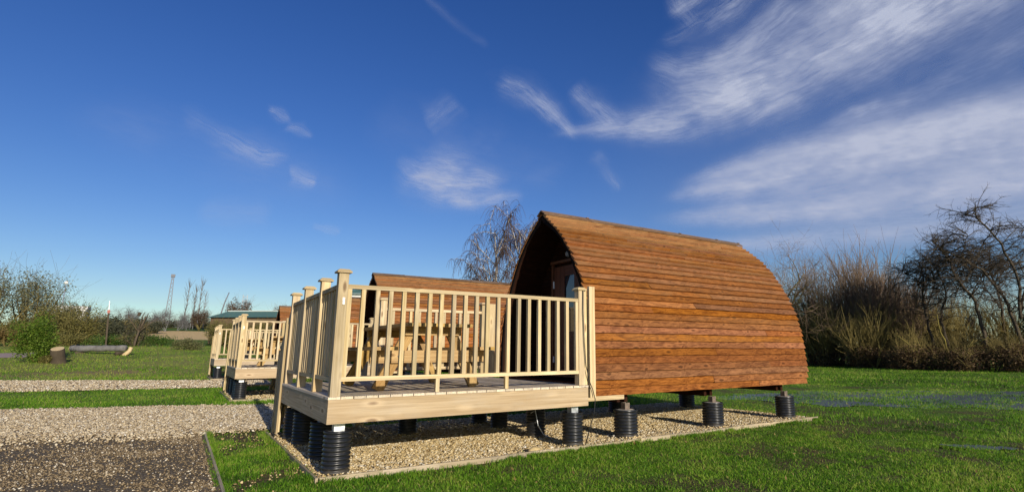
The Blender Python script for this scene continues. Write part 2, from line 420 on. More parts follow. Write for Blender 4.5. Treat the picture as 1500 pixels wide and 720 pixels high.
DRY = np.maximum(DRY, .22*sm(9, 24, GY)*sm(5, -2, GX)*(GY < 60)*(.5+fnoise(GX*.3, GY*.3, 71, 3)))
nx, ny = len(xs), len(ys)
idx = np.arange(nx*ny).reshape(ny, nx)
F = np.stack([idx[:-1, :-1], idx[:-1, 1:], idx[1:, 1:], idx[1:, :-1]], -1).reshape(-1, 4)
me = np_mesh('ground', np.stack([GX, GY, GZ], -1).reshape(-1, 3), F, GROUND, {'bare': barefn(GX, GY).ravel(), 'dry': DRY.ravel()}, True)
tag(mesh_obj('ground', me, GROUND), kind='structure')

def strip(name, x0, x1, nx_, lo, hi, ny_, mat, lift, a=.18, s1=3, s2=4):
    X = np.linspace(x0, x1, nx_); V = []
    for x in X:
        l, h = float(lo(x)+wig(x, s1, a)), float(hi(x)+wig(x, s2, a))
        for k in range(ny_):
            y = l+(h-l)*k/(ny_-1); V.append((x, y, TZ(x, y)+lift))
    i = np.arange(nx_*ny_).reshape(nx_, ny_)
    F = np.stack([i[:-1, :-1], i[1:, :-1], i[1:, 1:], i[:-1, 1:]], -1).reshape(-1, 4)
    o = mesh_obj(name, np_mesh(name, np.array(V), F, mat, None, True), mat)
    return tag(o, kind='structure')
strip('gravel_path', -25, 2.3, 160, path1_lo, path1_hi, 10, GRAVEL, .010, .16, 3, 4)
strip('gravel_path', -25, 1.6, 160, path2_lo, path2_hi, 10, GRAVEL, .010, .22, 5, 6)
strip('parking_gravel', -25, -.80, 60, lambda x: -12+0*x, lambda x: 4.3+0*x+(path1_lo(x)-4.25)*1.0+.7, 30, WORN, .004, 0)
strip('pink_path', -30, -7.6, 40, lambda x: 36+(x+8)*.3-1.9, lambda x: 36+(x+8)*.3+1.9, 6, PINK, .012, .25, 7, 8)
for i, (dx, dy, dz) in enumerate(PADS):
    o = MB(); o.box(dx, dx+PADL, dy, dy+PADW, dz-.05, dz+.006); tag(o.build('gravel_pad', GRAVEL), kind='structure')
# pools
U = np.arange(7, 23, .1); W = np.arange(-5.5, 6, .1); PX, PY = np.meshgrid(U, W); D = puddle_d(PX, PY)
ins = D < 1.05; ii = np.arange(PX.size).reshape(PX.shape)
q = ins[:-1, :-1] & ins[1:, :-1] & ins[:-1, 1:] & ins[1:, 1:]
F = np.stack([ii[:-1, :-1], ii[:-1, 1:], ii[1:, 1:], ii[1:, :-1]], -1)[q]
used = np.unique(F); mp = np.full(PX.size, -1); mp[used] = np.arange(len(used))
V = np.stack([PX.ravel()[used], PY.ravel()[used], T(PX.ravel()[used], PY.ravel()[used])-.010], -1)
tag(mesh_obj('puddle_water', np_mesh('puddle_water', V, mp[F], WATER, None, True), WATER), kind='structure')

# timber edging round the pads and the parking
def edging(pts, z, name='edging_board', hh=.085, lab=None, grp=None):
    b = MB()
    for (x0, y0), (x1, y1) in zip(pts[:-1], pts[1:]):
        b.beam((x0, y0, z-.01), (x1, y1, z-.01), .024, hh)
    return tag(b.build(name, KERBW), lab, 'edging', grp)
wv = [(-.03+PADL*k/14, -.035+.028*math.sin(k*1.9)*(1 if 2 < k < 14 else .3)) for k in range(15)]
which = ['nearest', 'second', 'third']
for i, (dx, dy, dz) in enumerate(PADS):
    sh = lambda p: [(x+dx, y+dy) for x, y in p]
    edging(sh(wv), dz+.012, lab='thin timber edging along the long front side of the %s gravel pad' % which[i])
    edging(sh([(-.05, -.02), (-.045, PADW)]), dz+.008, lab='thin timber edging along the left end of the %s gravel pad' % which[i])
edging([(-.79, -7), (-.785, 4.28)], .0, hh=.07, lab='long narrow timber edging between the dark parking gravel and worn grass')

# ------------------------------------------------------------------ pebbles (stuff)
def pebbles(name, X, Y, Z, S, tone, mat, label):
    n_ = len(X); rs = np.random.RandomState(len(name)*7+n_ % 97)
    base = np.array([[1, 0, 0], [0, 1, 0], [-1, 0, 0], [0, -1, 0], [0, 0, 1], [0, 0, -1]], float)
    tri = np.array([[0, 1, 4], [1, 2, 4], [2, 3, 4], [3, 0, 4], [1, 0, 5], [2, 1, 5], [3, 2, 5], [0, 3, 5]])
    V = base[None]*(1+rs.uniform(-.3, .3, (n_, 6, 1)))
    V = V*np.stack([S*rs.uniform(.8, 1.35, n_), S*rs.uniform(.7, 1.1, n_), S*rs.uniform(.45, .85, n_)], -1)[:, None, :]
    th = rs.uniform(0, 6.28, n_); ph = rs.uniform(-.6, .6, n_)
    c, s_ = np.cos(ph)[:, None], np.sin(ph)[:, None]
    x, z = V[..., 0]*c-V[..., 2]*s_, V[..., 0]*s_+V[..., 2]*c; V[..., 0], V[..., 2] = x, z
    c, s_ = np.cos(th)[:, None], np.sin(th)[:, None]
    x, y = V[..., 0]*c-V[..., 1]*s_, V[..., 0]*s_+V[..., 1]*c; V[..., 0], V[..., 1] = x, y
    V += np.stack([X, Y, Z+S*.3], -1)[:, None, :]
    F = (tri[None]+np.arange(n_)[:, None, None]*6).reshape(-1, 3)
    me = np_mesh(name, V.reshape(-1, 3), F, mat, {'tone': np.repeat(tone, 6)}, True)
    return tag(mesh_obj(name, me, mat), label, 'gravel', None, 'stuff')
rs = np.random.RandomState(3)
N = 70000; X = rs.uniform(.0, PADL-.02, N); Y = rs.uniform(0, PADW, N)**1; keep = rs.rand(N) < np.where(Y < 2.4, 1, .6)
X, Y = X[keep], Y[keep]; N = len(X)
pebbles('pad_gravel', X, Y, np.full(N, .008), rs.gamma(9, .0013, N)+.003, rs.beta(2.2, 1.8, N), STONE, 'loose golden flint gravel on the pad under the nearest deck and pod')
N = 9000; dx, dy, dz = PADS[1]; X = dx+rs.uniform(0, PADL, N)*1; Y = dy+rs.uniform(0, PADW, N)
pebbles('pad_gravel', X, Y, np.full(N, dz+.008), rs.gamma(9, .0017, N)+.004, rs.beta(2.2, 1.8, N), STONE, 'loose golden flint gravel on the pad under the second deck and pod')
N = 80000; X = -9+11.3*rs.rand(N)**.75; Y = rs.uniform(3.9, 11.5, N)
keep = (Y > path1_lo(X)+wig(X, 3, .16)-.1+np.where(X < -.9, rs.normal(-.1, .5, N), rs.normal(0, .12, N))) & (Y < path1_hi(X)+wig(X, 4, .18)+.1+rs.normal(0, .1, N)) & ~((X > -.06) & (Y < PADW+.02))
X, Y = X[keep], Y[keep]; N = len(X)
pebbles('path_gravel', X, Y, T(X, Y)+.012, rs.gamma(9, .0016, N)+.004, rs.beta(1.9, 2.0, N), STONEP, 'loose pale gravel on the path behind the nearest deck')
N = 26000; X = -9+11*rs.rand(N); Y = rs.uniform(14, 24, N); keep = (X < 1.5) & (Y > path2_lo(X)+wig(X, 5, .2)) & (Y < path2_hi(X)+wig(X, 6, .3)) & (rs.rand(N) < .8)
X, Y = X[keep], Y[keep]; N = len(X)
pebbles('path_gravel', X, Y, T(X, Y)+.012, rs.gamma(9, .0024, N)+.006, rs.beta(2.0, 1.8, N), STONEP, 'loose pale gravel on the far path beyond the first lawn strip')
N = 110000; X = -.84-7.5*rs.rand(N)**1.4; Y = rs.uniform(-4.5, 9, N)
keep = (Y < 4.5+(path1_lo(X)-4.25)+rs.normal(0, .25, N)); dens = fnoise(X*1.1, Y*1.1, 66, 3); keep &= rs.rand(N) < .25+1.3*sm(.38, .62, dens)
X, Y = X[keep], Y[keep]; N = len(X)
tn = rs.beta(1.6, 2.2, N); tn = np.where(rs.rand(N) < .13, rs.uniform(.85, 1, N), tn*.9)
pebbles('parking_stones', X, Y, np.full(N, .006)+T(X, Y), rs.gamma(8, .00095, N)+.0025, tn, STONED, 'sparse pebbles scattered over the dark worn parking gravel')
N = 420; X = rs.uniform(-.8, .0, N); Y = rs.uniform(-1, 4.2, N); keep = (fnoise(X*1.3, Y*1.3, 31, 4) > .5); X, Y = X[keep], Y[keep]; N = len(X)
pebbles('strayed_stones', X, Y, np.full(N, .002), rs.gamma(8, .0011, N)+.002, rs.beta(2, 2.4, N)*.8, STONE, 'stray pebbles lying in the worn grass strip beside the parking edging')
b = MB(); b.tube([(2.30, .05, .0), (2.31, .05, .02), (2.35, .055, .03), (2.42, .065, .03), (2.47, .07, .01)], [.02, .045, .055, .045, .015], 7)
tag(b.build('rock', STONE), 'pale fist-sized rock lying at the front edge of the gravel pad', 'rock')

# ------------------------------------------------------------------ grass blades (stuff)
CAM = np.array([-1.235, -5.79])
def blades(name, X, Y, H, Wd, label, seg=1):
    n_ = len(X); rs = np.random.RandomState(n_ % 1000); Z = T(X, Y)-.01
    pd_ = puddle_d(X, Y); Z = Z-.004*(pd_ < 1.1); H = H*np.where(pd_ < 1.06, .75, .45+.55*sm(1.0, 3.2, pd_))
    th = rs.uniform(0, 6.28, n_); la = rs.uniform(0, 6.28, n_); ln = H*rs.uniform(.15, .95, n_)
    sx, sy = np.cos(th)*Wd/2, np.sin(th)*Wd/2; lx, ly = np.cos(la)*ln, np.sin(la)*ln
    tone = np.clip(.62*(fnoise(X*.6, Y*.6, 12, 4)-.5)*1.9+.55*(fnoise(X*5, Y*5, 44, 2)-.5)+rs.normal(.47, .20, n_)+.26*sm(10, 28, Y)*sm(5, -2, X), 0, .93)
    tone = np.where(rs.rand(n_) < .05, rs.uniform(.93, 1, n_), tone)
    if seg == 1:
        V = np.stack([np.stack([X-sx, Y-sy, Z], -1), np.stack([X+sx, Y+sy, Z], -1), np.stack([X+lx, Y+ly, Z+H], -1)], 1); F = np.arange(n_*3).reshape(-1, 3); k = 3
    else:
        mx, my = lx*.3, ly*.3
        V = np.stack([np.stack([X-sx, Y-sy, Z], -1), np.stack([X+sx, Y+sy, Z], -1), np.stack([X-sx*.8+mx, Y-sy*.8+my, Z+H*.6], -1), np.stack([X+sx*.8+mx, Y+sy*.8+my, Z+H*.6], -1), np.stack([X+lx, Y+ly, Z+H*.95], -1)], 1)
        t = np.array([[0, 1, 3], [0, 3, 2], [2, 3, 4]]); F = (t[None]+np.arange(n_)[:, None, None]*5).reshape(-1, 3); k = 5
    me = np_mesh(name, V.reshape(-1, 3), F, GRASSB, {'tone': np.repeat(tone, k)})
    return tag(mesh_obj(name, me, GRASSB), label, 'grass', None, 'stuff')
def scatter(nraw, r0, r1, a0, a1, seed, thin=None, power=1.):
    rs = np.random.RandomState(seed); a = np.radians(rs.uniform(a0, a1, nraw)); r = r0+(r1-r0)*rs.rand(nraw)**power
    X = CAM[0]+r*np.cos(a); Y = CAM[1]+r*np.sin(a)
    keep = ~in_sheet(X, Y, -.04) & (rs.rand(nraw) > barefn(X, Y)*.9)
    d = puddle_d(X, Y); keep &= (d > 1.1) | (rs.rand(nraw) < .16+.80*sm(.40, .58, fnoise(X*.8, Y*1.3, 21, 3)+.20*sm(.3, 1.0, d)-.03*(r > 9)))
    cl = fnoise(X*2.2, Y*2.2, 9, 3); keep &= rs.rand(nraw) < .45+.9*cl
    return X[keep], Y[keep], r[keep], rs
X, Y, r, rs2 = scatter(330000, 4.2, 10.5, 8, 104, 1)
k = 1+.35*(fnoise(X*1.4, Y*1.4, 15, 3)-.5)*2
blades('lawn_grass', X, Y, rs2.gamma(6, .0038, len(X))*k+.008, .0050+rs2.rand(len(X))*.0035, 'short bright green lawn grass in front of the nearest deck and pod', 2)
X, Y, r, rs2 = scatter(250000, 10.3, 22, 2, 106, 2)
k = 1+.5*(fnoise(X*.8, Y*.8, 15, 3)-.5)*2
blades('lawn_grass', X, Y, rs2.gamma(6, .0066, len(X))*k+.012, .010+rs2.rand(len(X))*.008, 'green lawn grass around the puddles and between the gravel paths')
X, Y, r, rs2 = scatter(200000, 21.5, 52, 4, 108, 3)
k = 1+.7*(fnoise(X*.5, Y*.5, 15, 3)-.5)*2
blades('lawn_grass', X, Y, rs2.gamma(6, .0085, len(X))*k+.015, .022+rs2.rand(len(X))*.02, 'far green lawn grass running up to the thicket and hedges')

# longer tufts against the edging and a few fallen leaves
rs = np.random.RandomState(77); N = 9000; X = rs.uniform(-.05, 8.25, N); Y = -.045-np.abs(rs.normal(0, .05, N))+.02*np.sin(X*9); keep = fnoise(X*2.4, X*0, 60, 3) > .47
X, Y = X[keep], Y[keep]
blades('edge_grass', X, Y, rs.gamma(6, .0055, len(X))+.010, .004+rs.rand(len(X))*.0035, 'longer grass tufts leaning over the front timber edging', 2)
rs = np.random.RandomState(78); N = 5000; t_ = rs.rand(N); e_ = rs.rand(N) < .5; X = np.where(e_, -.07-np.abs(rs.normal(0, .04, N)), -.77+np.abs(rs.normal(0, .035, N))); Y = np.where(e_, t_*3.6, -3+t_*7.2); keep = fnoise(Y*2.4, X*0, 61, 3) > .42
X, Y = X[keep], Y[keep]
blades('edge_grass', X, Y, rs.gamma(6, .007, len(X))+.012, .004+rs.rand(len(X))*.003, 'longer grass tufts along the worn strip beside the parking', 2)

def leaf_mesh(name, P_, S_, tone, mat, seed):
    P_ = np.array(P_); S_ = np.array(S_); n_ = len(P_); rs = np.random.RandomState(seed)
    a = rs.normal(size=(n_, 3)); a /= np.linalg.norm(a, axis=1)[:, None]
    c = rs.normal(size=(n_, 3)); c -= a*(a*c).sum(1)[:, None]; c /= np.linalg.norm(c, axis=1)[:, None]
    l, w = a*S_[:, None], c*(S_*.42)[:, None]
    V = np.stack([P_-l*.5, P_+w*.5, P_+l*.5, P_-w*.5], 1).reshape(-1, 3)
    return np_mesh(name, V, np.arange(n_*4).reshape(-1, 4), mat, {'tone': np.repeat(np.array(tone), 4)})

# ------------------------------------------------------------------ cabins: pile, deck, pod, table
def make_pile(rad, h, steel, bw, bh):
    root = empty('foundation_pile')
    b = MB(); prof = []; k = 0; z = -.06; per = .041
    while z < h-.001:
        prof += [(rad-.012, z), (rad-.010, z+per*.14), (rad, z+per*.30), (rad, z+per*.68), (rad-.010, z+per*.84)]; z += per
    prof += [(rad-.006, h), (rad-.022, h), (rad-.022, h-.03)]
    b.lathe(prof, 36); b.build('pipe', BLACKP, root)
    c = MB(); c.lathe([(rad-.023, h-.012), (rad*.6, h-.006+.006), (.001, h+.002)], 28); c.build('concrete_fill', CONC, root)
    s = MB(); s.box(-bw/2, bw/2, -bw/2, -bw/2+.008, h-.01, h+bh); s.box(-bw/2, bw/2, bw/2-.008, bw/2, h-.01, h+bh)
    s.box(-bw/2, -bw/2+.008, -bw/2+.0085, bw/2-.0085, h-.01, h+bh); s.box(-bw*.8, bw*.8, -bw*.8, bw*.8, h+.0, h+.008)
    s.build('post_bracket', steel, root)
    return root

RAILT, RAILB = 1.862, .945        # rail tops above ground
DT, ZB = .761, .508
def make_deck():
    root = empty('timber_deck')
    L, W = 3.135, 2.965
    # grooved boards running front to back
    b = MB(); nb = 26; pitch = (L+.012)/nb
    for i in range(nb):
        x0 = -.006+i*pitch; w = pitch-.006; prof = [(x0, DT-.026)]
        ng = 7
        for k in range(ng):
            u0 = x0+w*k/ng; u1 = x0+w*(k+1)/ng
            prof += [(u0+.0015, DT-.005), (u0+.004, DT), (u1-.004, DT), (u1-.0015, DT-.005)]
        prof += [(x0+w, DT-.026)]
        ov = rnd.uniform(-.004, .004); y0, y1 = -.010+ov, W+.008
        n_ = len(prof); ox, oy = rnd.uniform(0, 40), rnd.uniform(0, 40); vs = []; gs = []
        for y in (y0, y1):
            for (px, pz) in prof: vs.append((px, y, pz)); gs.append((ox+y, oy+px-x0, pz))
        fs = [(k, (k+1) % n_, n_+(k+1) % n_, n_+k) for k in range(n_)]
        fs.append(tuple(range(n_))[::-1]); fs.append(tuple(range(n_, 2*n_)))
        b._add(vs, fs, gs, rnd.random())
    b.build('decking', DECKW, root)
    f = MB(); f.box(0, L, 0, .045, ZB, DT-.028); f.build('fascia', FASCIA, root)
    f = MB(); f.box(0, .045, .047, W, ZB, DT-.028); f.build('fascia', FASCIA, root)
    f = MB(); f.box(L-.045, L, .047, W, ZB, DT-.028); f.build('fascia', FASCIA, root)
    f = MB(); f.box(.047, L-.047, W-.045, W, ZB, DT-.028); f.build('fascia', FASCIA, root)
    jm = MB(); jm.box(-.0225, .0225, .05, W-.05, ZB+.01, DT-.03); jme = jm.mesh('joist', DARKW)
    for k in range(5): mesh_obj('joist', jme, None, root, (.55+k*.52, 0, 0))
    # posts with caps
    pm = MB(); pm.box(-.0475, .0475, -.0475, .0475, DT+.001, 1.975); pme = pm.mesh('post', PINE)
    cm = MB()
    for s_, z0, z1 in ((.072, 1.975, 1.992),): cm.box(-s_, s_, -s_, s_, z0, z1)
    a, t = .070, .045
    base = [(-a, -a, 1.9925), (a, -a, 1.9925), (a, a, 1.9925), (-a, a, 1.9925)]; top = [(-t, -t, 2.014), (t, -t, 2.014), (t, t, 2.014), (-t, t, 2.014)]
    cm._add(base+top, [(4, 5, 6, 7), (0, 1, 5, 4), (1, 2, 6, 5), (2, 3, 7, 6), (3, 0, 4, 7)], [(x+9, y, z) for x, y, z in base+top], .3)
    cme = cm.mesh('post_cap', PINE)
    posts = [(.06, .06), (.06, .90), (.06, 1.88), (.06, 2.84), (3.055, .065), (1.32, 2.90), (3.055, 2.90)]
    pobj = []
    for (px, py) in posts:
        p = mesh_obj('post', pme, None, root, (px, py, 0)); mesh_obj('post_cap', cme, None, p); pobj.append(p)
    hk = MB(); hk.box(.0, .022, -.053, -.0478, 1.655, 1.725); hk.box(.0, .008, -.062, -.0535, 1.655, 1.69); hk.build('hook', WHITEP, pobj[0])
    # rails
    def rail(x0, x1, y0, y1, z):
        r_ = MB(); r_.box(x0, x1, y0, y1, z-.042, z); r_.build('rail', PINE, root)
    rail(.1085, 3.006, .022, .092, RAILT); rail(.1085, 3.006, .022, .092, RAILB)
    ys_ = [.06, .90, 1.88, 2.84]
    for a_, b_ in zip(ys_[:-1], ys_[1:]):
        rail(.022, .092, a_+.0485, b_-.0485, RAILT); rail(.022, .092, a_+.0485, b_-.0485, RAILB)
    rail(1.3685, 3.006, 2.865, 2.935, RAILT); rail(1.3685, 3.006, 2.865, 2.935, RAILB)
    bm = MB(); bm.box(-.021, .021, -.021, .021, RAILB+.001, RAILT-.043); bme = bm.mesh('baluster', PINE)
    bl = MB(); bl.box(-.021, .021, -.021, .021, DT+.001, RAILB-.043); blme = bl.mesh('rail_foot', PINE)
    for k in range(20):
        x = .270+k*.1428; jx = rnd.uniform(-.006, .006)
        mesh_obj('baluster', bme, None, root, (x+jx, .05, 0))
        if k in (6, 12): mesh_obj('rail_foot', blme, None, root, (x+jx-.012, .05, 0))
    for x in (.130,): mesh_obj('baluster', bme, None, root, (x, .05, 0))
    for a_, b_ in zip(ys_[:-1], ys_[1:]):
        n_ = int(round((b_-a_)/.118))
        for k in range(1, n_): mesh_obj('baluster', bme, None, root, (.057, a_+(b_-a_)*k/n_, 0))
    for k in range(1, 12): mesh_obj('baluster', bme, None, root, (1.34+k*.142, 2.90, 0))
    # closing boards against the pod, front and back
    c = MB(); c.box(3.108, 3.150, .035, .095, DT+.002, 2.0); c.box(3.185, 3.275, .02, .065, .600, 2.035); c.build('end_board', PINE, root)
    c = MB(); c.box(3.108, 3.275, 2.875, 2.92, .60, 2.0); c.build('end_board', PINE, root)
    led = MB(); led.box(L+.003, 3.93, .225, .265, .535, .592); led.build('ledger', PINE, root)
    # steps down from the back edge with a boarded side
    sp = MB(); y = 2.90
    for k in range(4):
        y0 = 2.90+k*.118; y1 = y0+.112; zt0 = 1.66-(y0-2.90)*.72; zt1 = 1.66-(y1-2.90)*.72
        P8 = [Vector(p) for p in ((.010, y0, .10), (.034, y0, .10), (.010, y1, .10), (.034, y1, .10), (.010, y0, zt0), (.034, y0, zt0), (.010, y1, zt1), (.034, y1, zt1))]
        if y0 < 2.965: P8 = [Vector((p.x-.036, p.y, p.z)) for p in P8]
        sp.hexa(P8, 1.4, .024, .11)
    sp.build('side_panel', PINE, root)
    hr = MB(); hr.beam((.058, 2.90, 1.80), (.058, 3.66, 1.22), .05, .09, (1, 0, 0)); hr.build('handrail', PINE, root)
    hr = MB(); hr.beam((1.30, 2.96, 1.80), (1.30, 3.66, 1.22), .05, .09, (1, 0, 0)); hr.build('handrail', PINE, root)
    for x in (.058, 1.30):
        np_ = MB(); np_.box(x-.04, x+.04, 3.62, 3.70, .0, 1.21); np_.build('newel_post', PINE, root)
    for k in range(3):
        tr_ = MB(); tr_.box(.10, 1.25, 2.975+k*.24, 3.20+k*.24, DT-.19*(k+1)-.04, DT-.19*(k+1)); tr_.build('step_tread', PINE, root)
    for x in (.09, 1.21):
        sg = MB(); sg.beam((x, 2.97, .60), (x, 3.72, .04), .04, .2, (1, 0, 0)); sg.build('stringer', PINE, root)
    return root

PROF = [(1.352, .600), (1.375, .75), (1.378, .95), (1.370, 1.12), (1.338, 1.48), (1.255, 1.84), (1.125, 2.15), (1.015, 2.37), (.845, 2.65), (.645, 2.90), (.415, 3.12), (.205, 3.28), (.03, 3.405)]
def resample(pts, n_):
    P_ = [Vector((p[0], p[1], 0)) for p in pts]
    # Catmull-Rom, dense, then equal arc length
    D_ = []
    for i in range(len(P_)-1):
        a = P_[max(i-1, 0)]; b = P_[i]; c = P_[i+1]; d = P_[min(i+2, len(P_)-1)]
        for k in range(12):
            t = k/12; D_.append(.5*((2*b)+(c-a)*t+(2*a-5*b+4*c-d)*t*t+(3*b-3*c+d-a)*t**3))
    D_.append(P_[-1]); L_ = [0]
    for i in range(1, len(D_)): L_.append(L_[-1]+(D_[i]-D_[i-1]).length)
    out = []; j = 0
    for k in range(n_+1):
        s_ = L_[-1]*k/n_
        while j < len(L_)-2 and L_[j+1] < s_: j += 1
        t = (s_-L_[j])/max(1e-9, L_[j+1]-L_[j]); out.append(D_[j].lerp(D_[j+1], t))
    return out
PX0, PX1, PYC = 3.42, 8.42, 1.60
def make_pod():
    root = empty('camping_pod')
    NC = 31; C_ = resample(PROF, NC)
    b = MB(); b.wr = []
    for side in (-1, 1):
        for i in range(NC):
            lo, hi = C_[i], C_[i+1]
            d = (hi-lo).normalized(); nrm = Vector((d.y, -d.x, 0))
            hi2 = hi+d*.022
            x = PX0+rnd.uniform(-.012, .010); end = PX1+rnd.uniform(-.012, .012)
            first = True; ctone = rnd.random(); cw = max(0., (i/NC-.40)*1.5)*rnd.uniform(.25, 1.15)+rnd.choice((0, 0, .06, .15))
            while x < end-.02:
                ln = rnd.uniform(2.4, 4.8) if not first else rnd.uniform(1.2, 4.8); first = False
                x1 = min(end, x+ln)
                if end-x1 < .8: x1 = end
                tone = min(.999, max(0, ctone*.75+rnd.random()*.25)); ox, oy = rnd.uniform(0, 60), rnd.uniform(0, 60)
                lift = rnd.uniform(-.006, .009); ns = max(2, int((x1-x)/.16)); vs = []; gs = []
                seed = rnd.uniform(0, 100)
                for k in range(ns+1):
                    xx = x+.0015+(x1-x-.003)*k/ns
                    wob = (mnoise.noise(Vector((xx*1.7, seed, 0)))*.010+mnoise.noise(Vector((xx*6, seed, 5)))*.004)
                    pl = lo-d*(.006+wob)-nrm*.034
                    th0, th1 = .044+lift, .001
                    for (p, off) in ((pl, -.0), (pl+nrm*th0, 0), (hi2-nrm*(.034-th1), 0), (hi2-nrm*.042, 0)):
                        vs.append((xx, PYC+side*p.x, p.y)); gs.append((ox+xx, oy+(p-lo).dot(d), .02*len(gs) % .1))
                fs = []
                for k in range(ns):
                    a_, c_ = k*4, k*4+4
                    for e in range(4):
                        q_ = (a_+e, a_+(e+1) % 4, c_+(e+1) % 4, c_+e); fs.append(q_ if side < 0 else q_[::-1])
                fs.append((0, 3, 2, 1)); fs.append((ns*4, ns*4+1, ns*4+2, ns*4+3))
                b._add(vs, fs, gs, tone); b.wr += [min(1, cw*rnd.uniform(.8, 1.2))]*len(vs)
                x = x1
    b.build('shingle_cladding', STAIN, root)
    # ridge boards
    rb = MB(); x = PX0-.02
    while x < PX1:
        x1 = min(PX1+.02, x+rnd.uniform(.5, 1.3)); x1 = PX1+.02 if PX1-x1 < .3 else x1; t = rnd.random()
        for s_ in (-1, 1):
            lo = Vector((x, PYC+s_*.115, 3.367)); hi = Vector((x, PYC+s_*.004, 3.440))
            dd = (hi-lo); mid = (lo+hi)/2+Vector((0, 0, rnd.uniform(0, .006)))
            rb.beam((x+.002, mid.y, mid.z), (x1-.002, mid.y, mid.z), dd.length, .020, dd, t)
        if rnd.random() < .8: rb.box(x1-.06, x1-.005, PYC-.05, PYC+.05, 3.438, 3.452)
        x = x1
    rb.build('ridge_cap', RIDGEW, root)
    # curved lining (inside the shell), floor, walls
    I_ = [Vector((max(0., p.x-.100), p.y-(.02 if p.x > .6 else .02+.09*(1-p.x/.6)), 0)) for p in resample(PROF, 22)]
    prof = [(-p.x, p.y) for p in I_]+[(p.x, p.y) for p in reversed(I_[:-1])]
    O_ = resample(PROF, 22); prof_o = [(-max(0, p.x-.046), p.y-.02) for p in O_]+[(max(0, p.x-.046), p.y-.02) for p in reversed(O_[:-1])]
    l = MB()
    def ribbon(pr, x0, x1, flip):
        vs = []; gs = []; n_ = len(pr)
        for x in (x0, x1):
            for k, (y, z) in enumerate(pr): vs.append((x, PYC+y, z)); gs.append((x, k*.14, 0))
        fs = [(k, k+1, n_+k+1, n_+k) for k in range(n_-1)]
        l._add(vs, [f[::-1] for f in fs] if flip else fs, gs, .5, True)
    ribbon(prof, PX0+.03, PX1-.012, True)
    n_ = len(prof)
    l.build('lining', DARKW, root); l = MB()
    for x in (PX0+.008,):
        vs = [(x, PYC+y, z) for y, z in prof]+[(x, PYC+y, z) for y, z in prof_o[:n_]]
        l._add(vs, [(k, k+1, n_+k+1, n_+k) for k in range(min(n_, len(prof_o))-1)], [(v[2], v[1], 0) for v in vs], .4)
    ribbon(prof, PX0+.008, PX0+.03, True); l.build('arch_rim', plain('near_black_brown', (.012, .007, .005), .9, spec=.1), root)  # rim coloured near black, darker than the lining
    f = MB()
    for k in range(18): f.box(PX0+.02, PX1-.02, PYC-1.28+k*.1425, PYC-1.28+(k+1)*.1425-.003, .66, .752)
    f.build('floor', DARKW, root)
    def gable(x, name, out):
        w = MB(); pts = [p for p in prof]
        zz = .752; hgt = .13
        ys_ = lambda z: next((abs(a[0])+(abs(c_[0])-abs(a[0]))*((z-a[1])/(c_[1]-a[1]+1e-9)) for a, c_ in zip(prof[:len(I_)-1], prof[1:len(I_)]) if a[1] <= z <= c_[1]), .01)
        while zz < 3.26:
            z1 = min(3.27, zz+hgt); y0, y1 = ys_(zz), ys_(z1)
            P8 = [Vector(p) for p in ((x, PYC-y0, zz), (x+.022*out, PYC-y0, zz), (x, PYC-y1, z1), (x+.006*out, PYC-y1, z1), (x, PYC+y0, zz), (x+.022*out, PYC+y0, zz), (x, PYC+y1, z1), (x+.006*out, PYC+y1, z1))]
            w.hexa(P8, 2*y0, .02, hgt); zz = z1
        return w.build(name, DARKW, root)
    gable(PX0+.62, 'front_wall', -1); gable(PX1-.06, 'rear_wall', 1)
    # door with long glass pane
    xd = PX0+.62-.026; d = empty('door'); d.parent = root
    y0, y1, z0, z1 = 1.26, 2.05, .775, 2.60
    dm = MB(); st = .13; gy0, gy1, gz0, gz1 = y0+.20, y1-.31, 1.50, 2.43
    COL.objects.unlink(d); bpy.data.objects.remove(d)
    dm.box(xd-.04, xd, y0, gy0, z0, z1); dm.box(xd-.04, xd, gy1, y1, z0, z1)
    dm.box(xd-.0385, xd, gy0+.001, gy1-.001, z0, gz0); dm.box(xd-.0385, xd, gy0+.001, gy1-.001, gz1, z1)
    d = dm.build('door', DOORW, root)
    g = MB(); g.box(xd-.022, xd-.014, gy0, gy1, gz0, gz1); g.build('window', GLASS, d)
    h = MB(); h.box(xd-.056, xd-.041, y1-.012, y1+.016, 2.24, 2.36); h.build('hinge', WHITEP, d)
    h = MB(); h.box(xd-.056, xd-.041, y1-.012, y1+.016, 1.0, 1.1); h.build('hinge', WHITEP, d)
    h = MB(); h.tube([(xd-.042, y0+.06, 1.72), (xd-.085, y0+.06, 1.72), (xd-.085, y0+.17, 1.72)], .009, 8); h.build('handle', GALV, d)
    fr = MB(); fr.box(xd-.05, xd+.001, y1+.018, y1+.075, z0, z1+.055); fr.box(xd-.05, xd+.001, y0-.075, y0-.004, z0, z1+.055); fr.box(xd-.075, xd+.001, y0-.073, y1+.073, z1+.056, z1+.10)
    fr.build('door_frame', DOORW, root)
    lm = MB(); lm.lathe([(.001, .04), (.035, .035), (.05, .02), (.054, 0), (.054, -.02)], 20)
    lo = lm.build('bulkhead_lamp', plain('frosted_glass', (.42, .43, .44)), root); lo.rotation_euler = (0, -math.pi/2, 0); lo.location = (xd+.0, 1.69, 2.80)
    # bearers under the floor, in pairs over each row of piles
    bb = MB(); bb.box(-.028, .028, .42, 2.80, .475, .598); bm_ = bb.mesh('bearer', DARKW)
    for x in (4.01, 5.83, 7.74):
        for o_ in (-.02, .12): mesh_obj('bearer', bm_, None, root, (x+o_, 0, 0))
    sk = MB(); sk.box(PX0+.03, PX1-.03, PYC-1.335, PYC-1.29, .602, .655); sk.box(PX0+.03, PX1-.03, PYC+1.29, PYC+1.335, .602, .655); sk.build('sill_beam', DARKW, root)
    return root

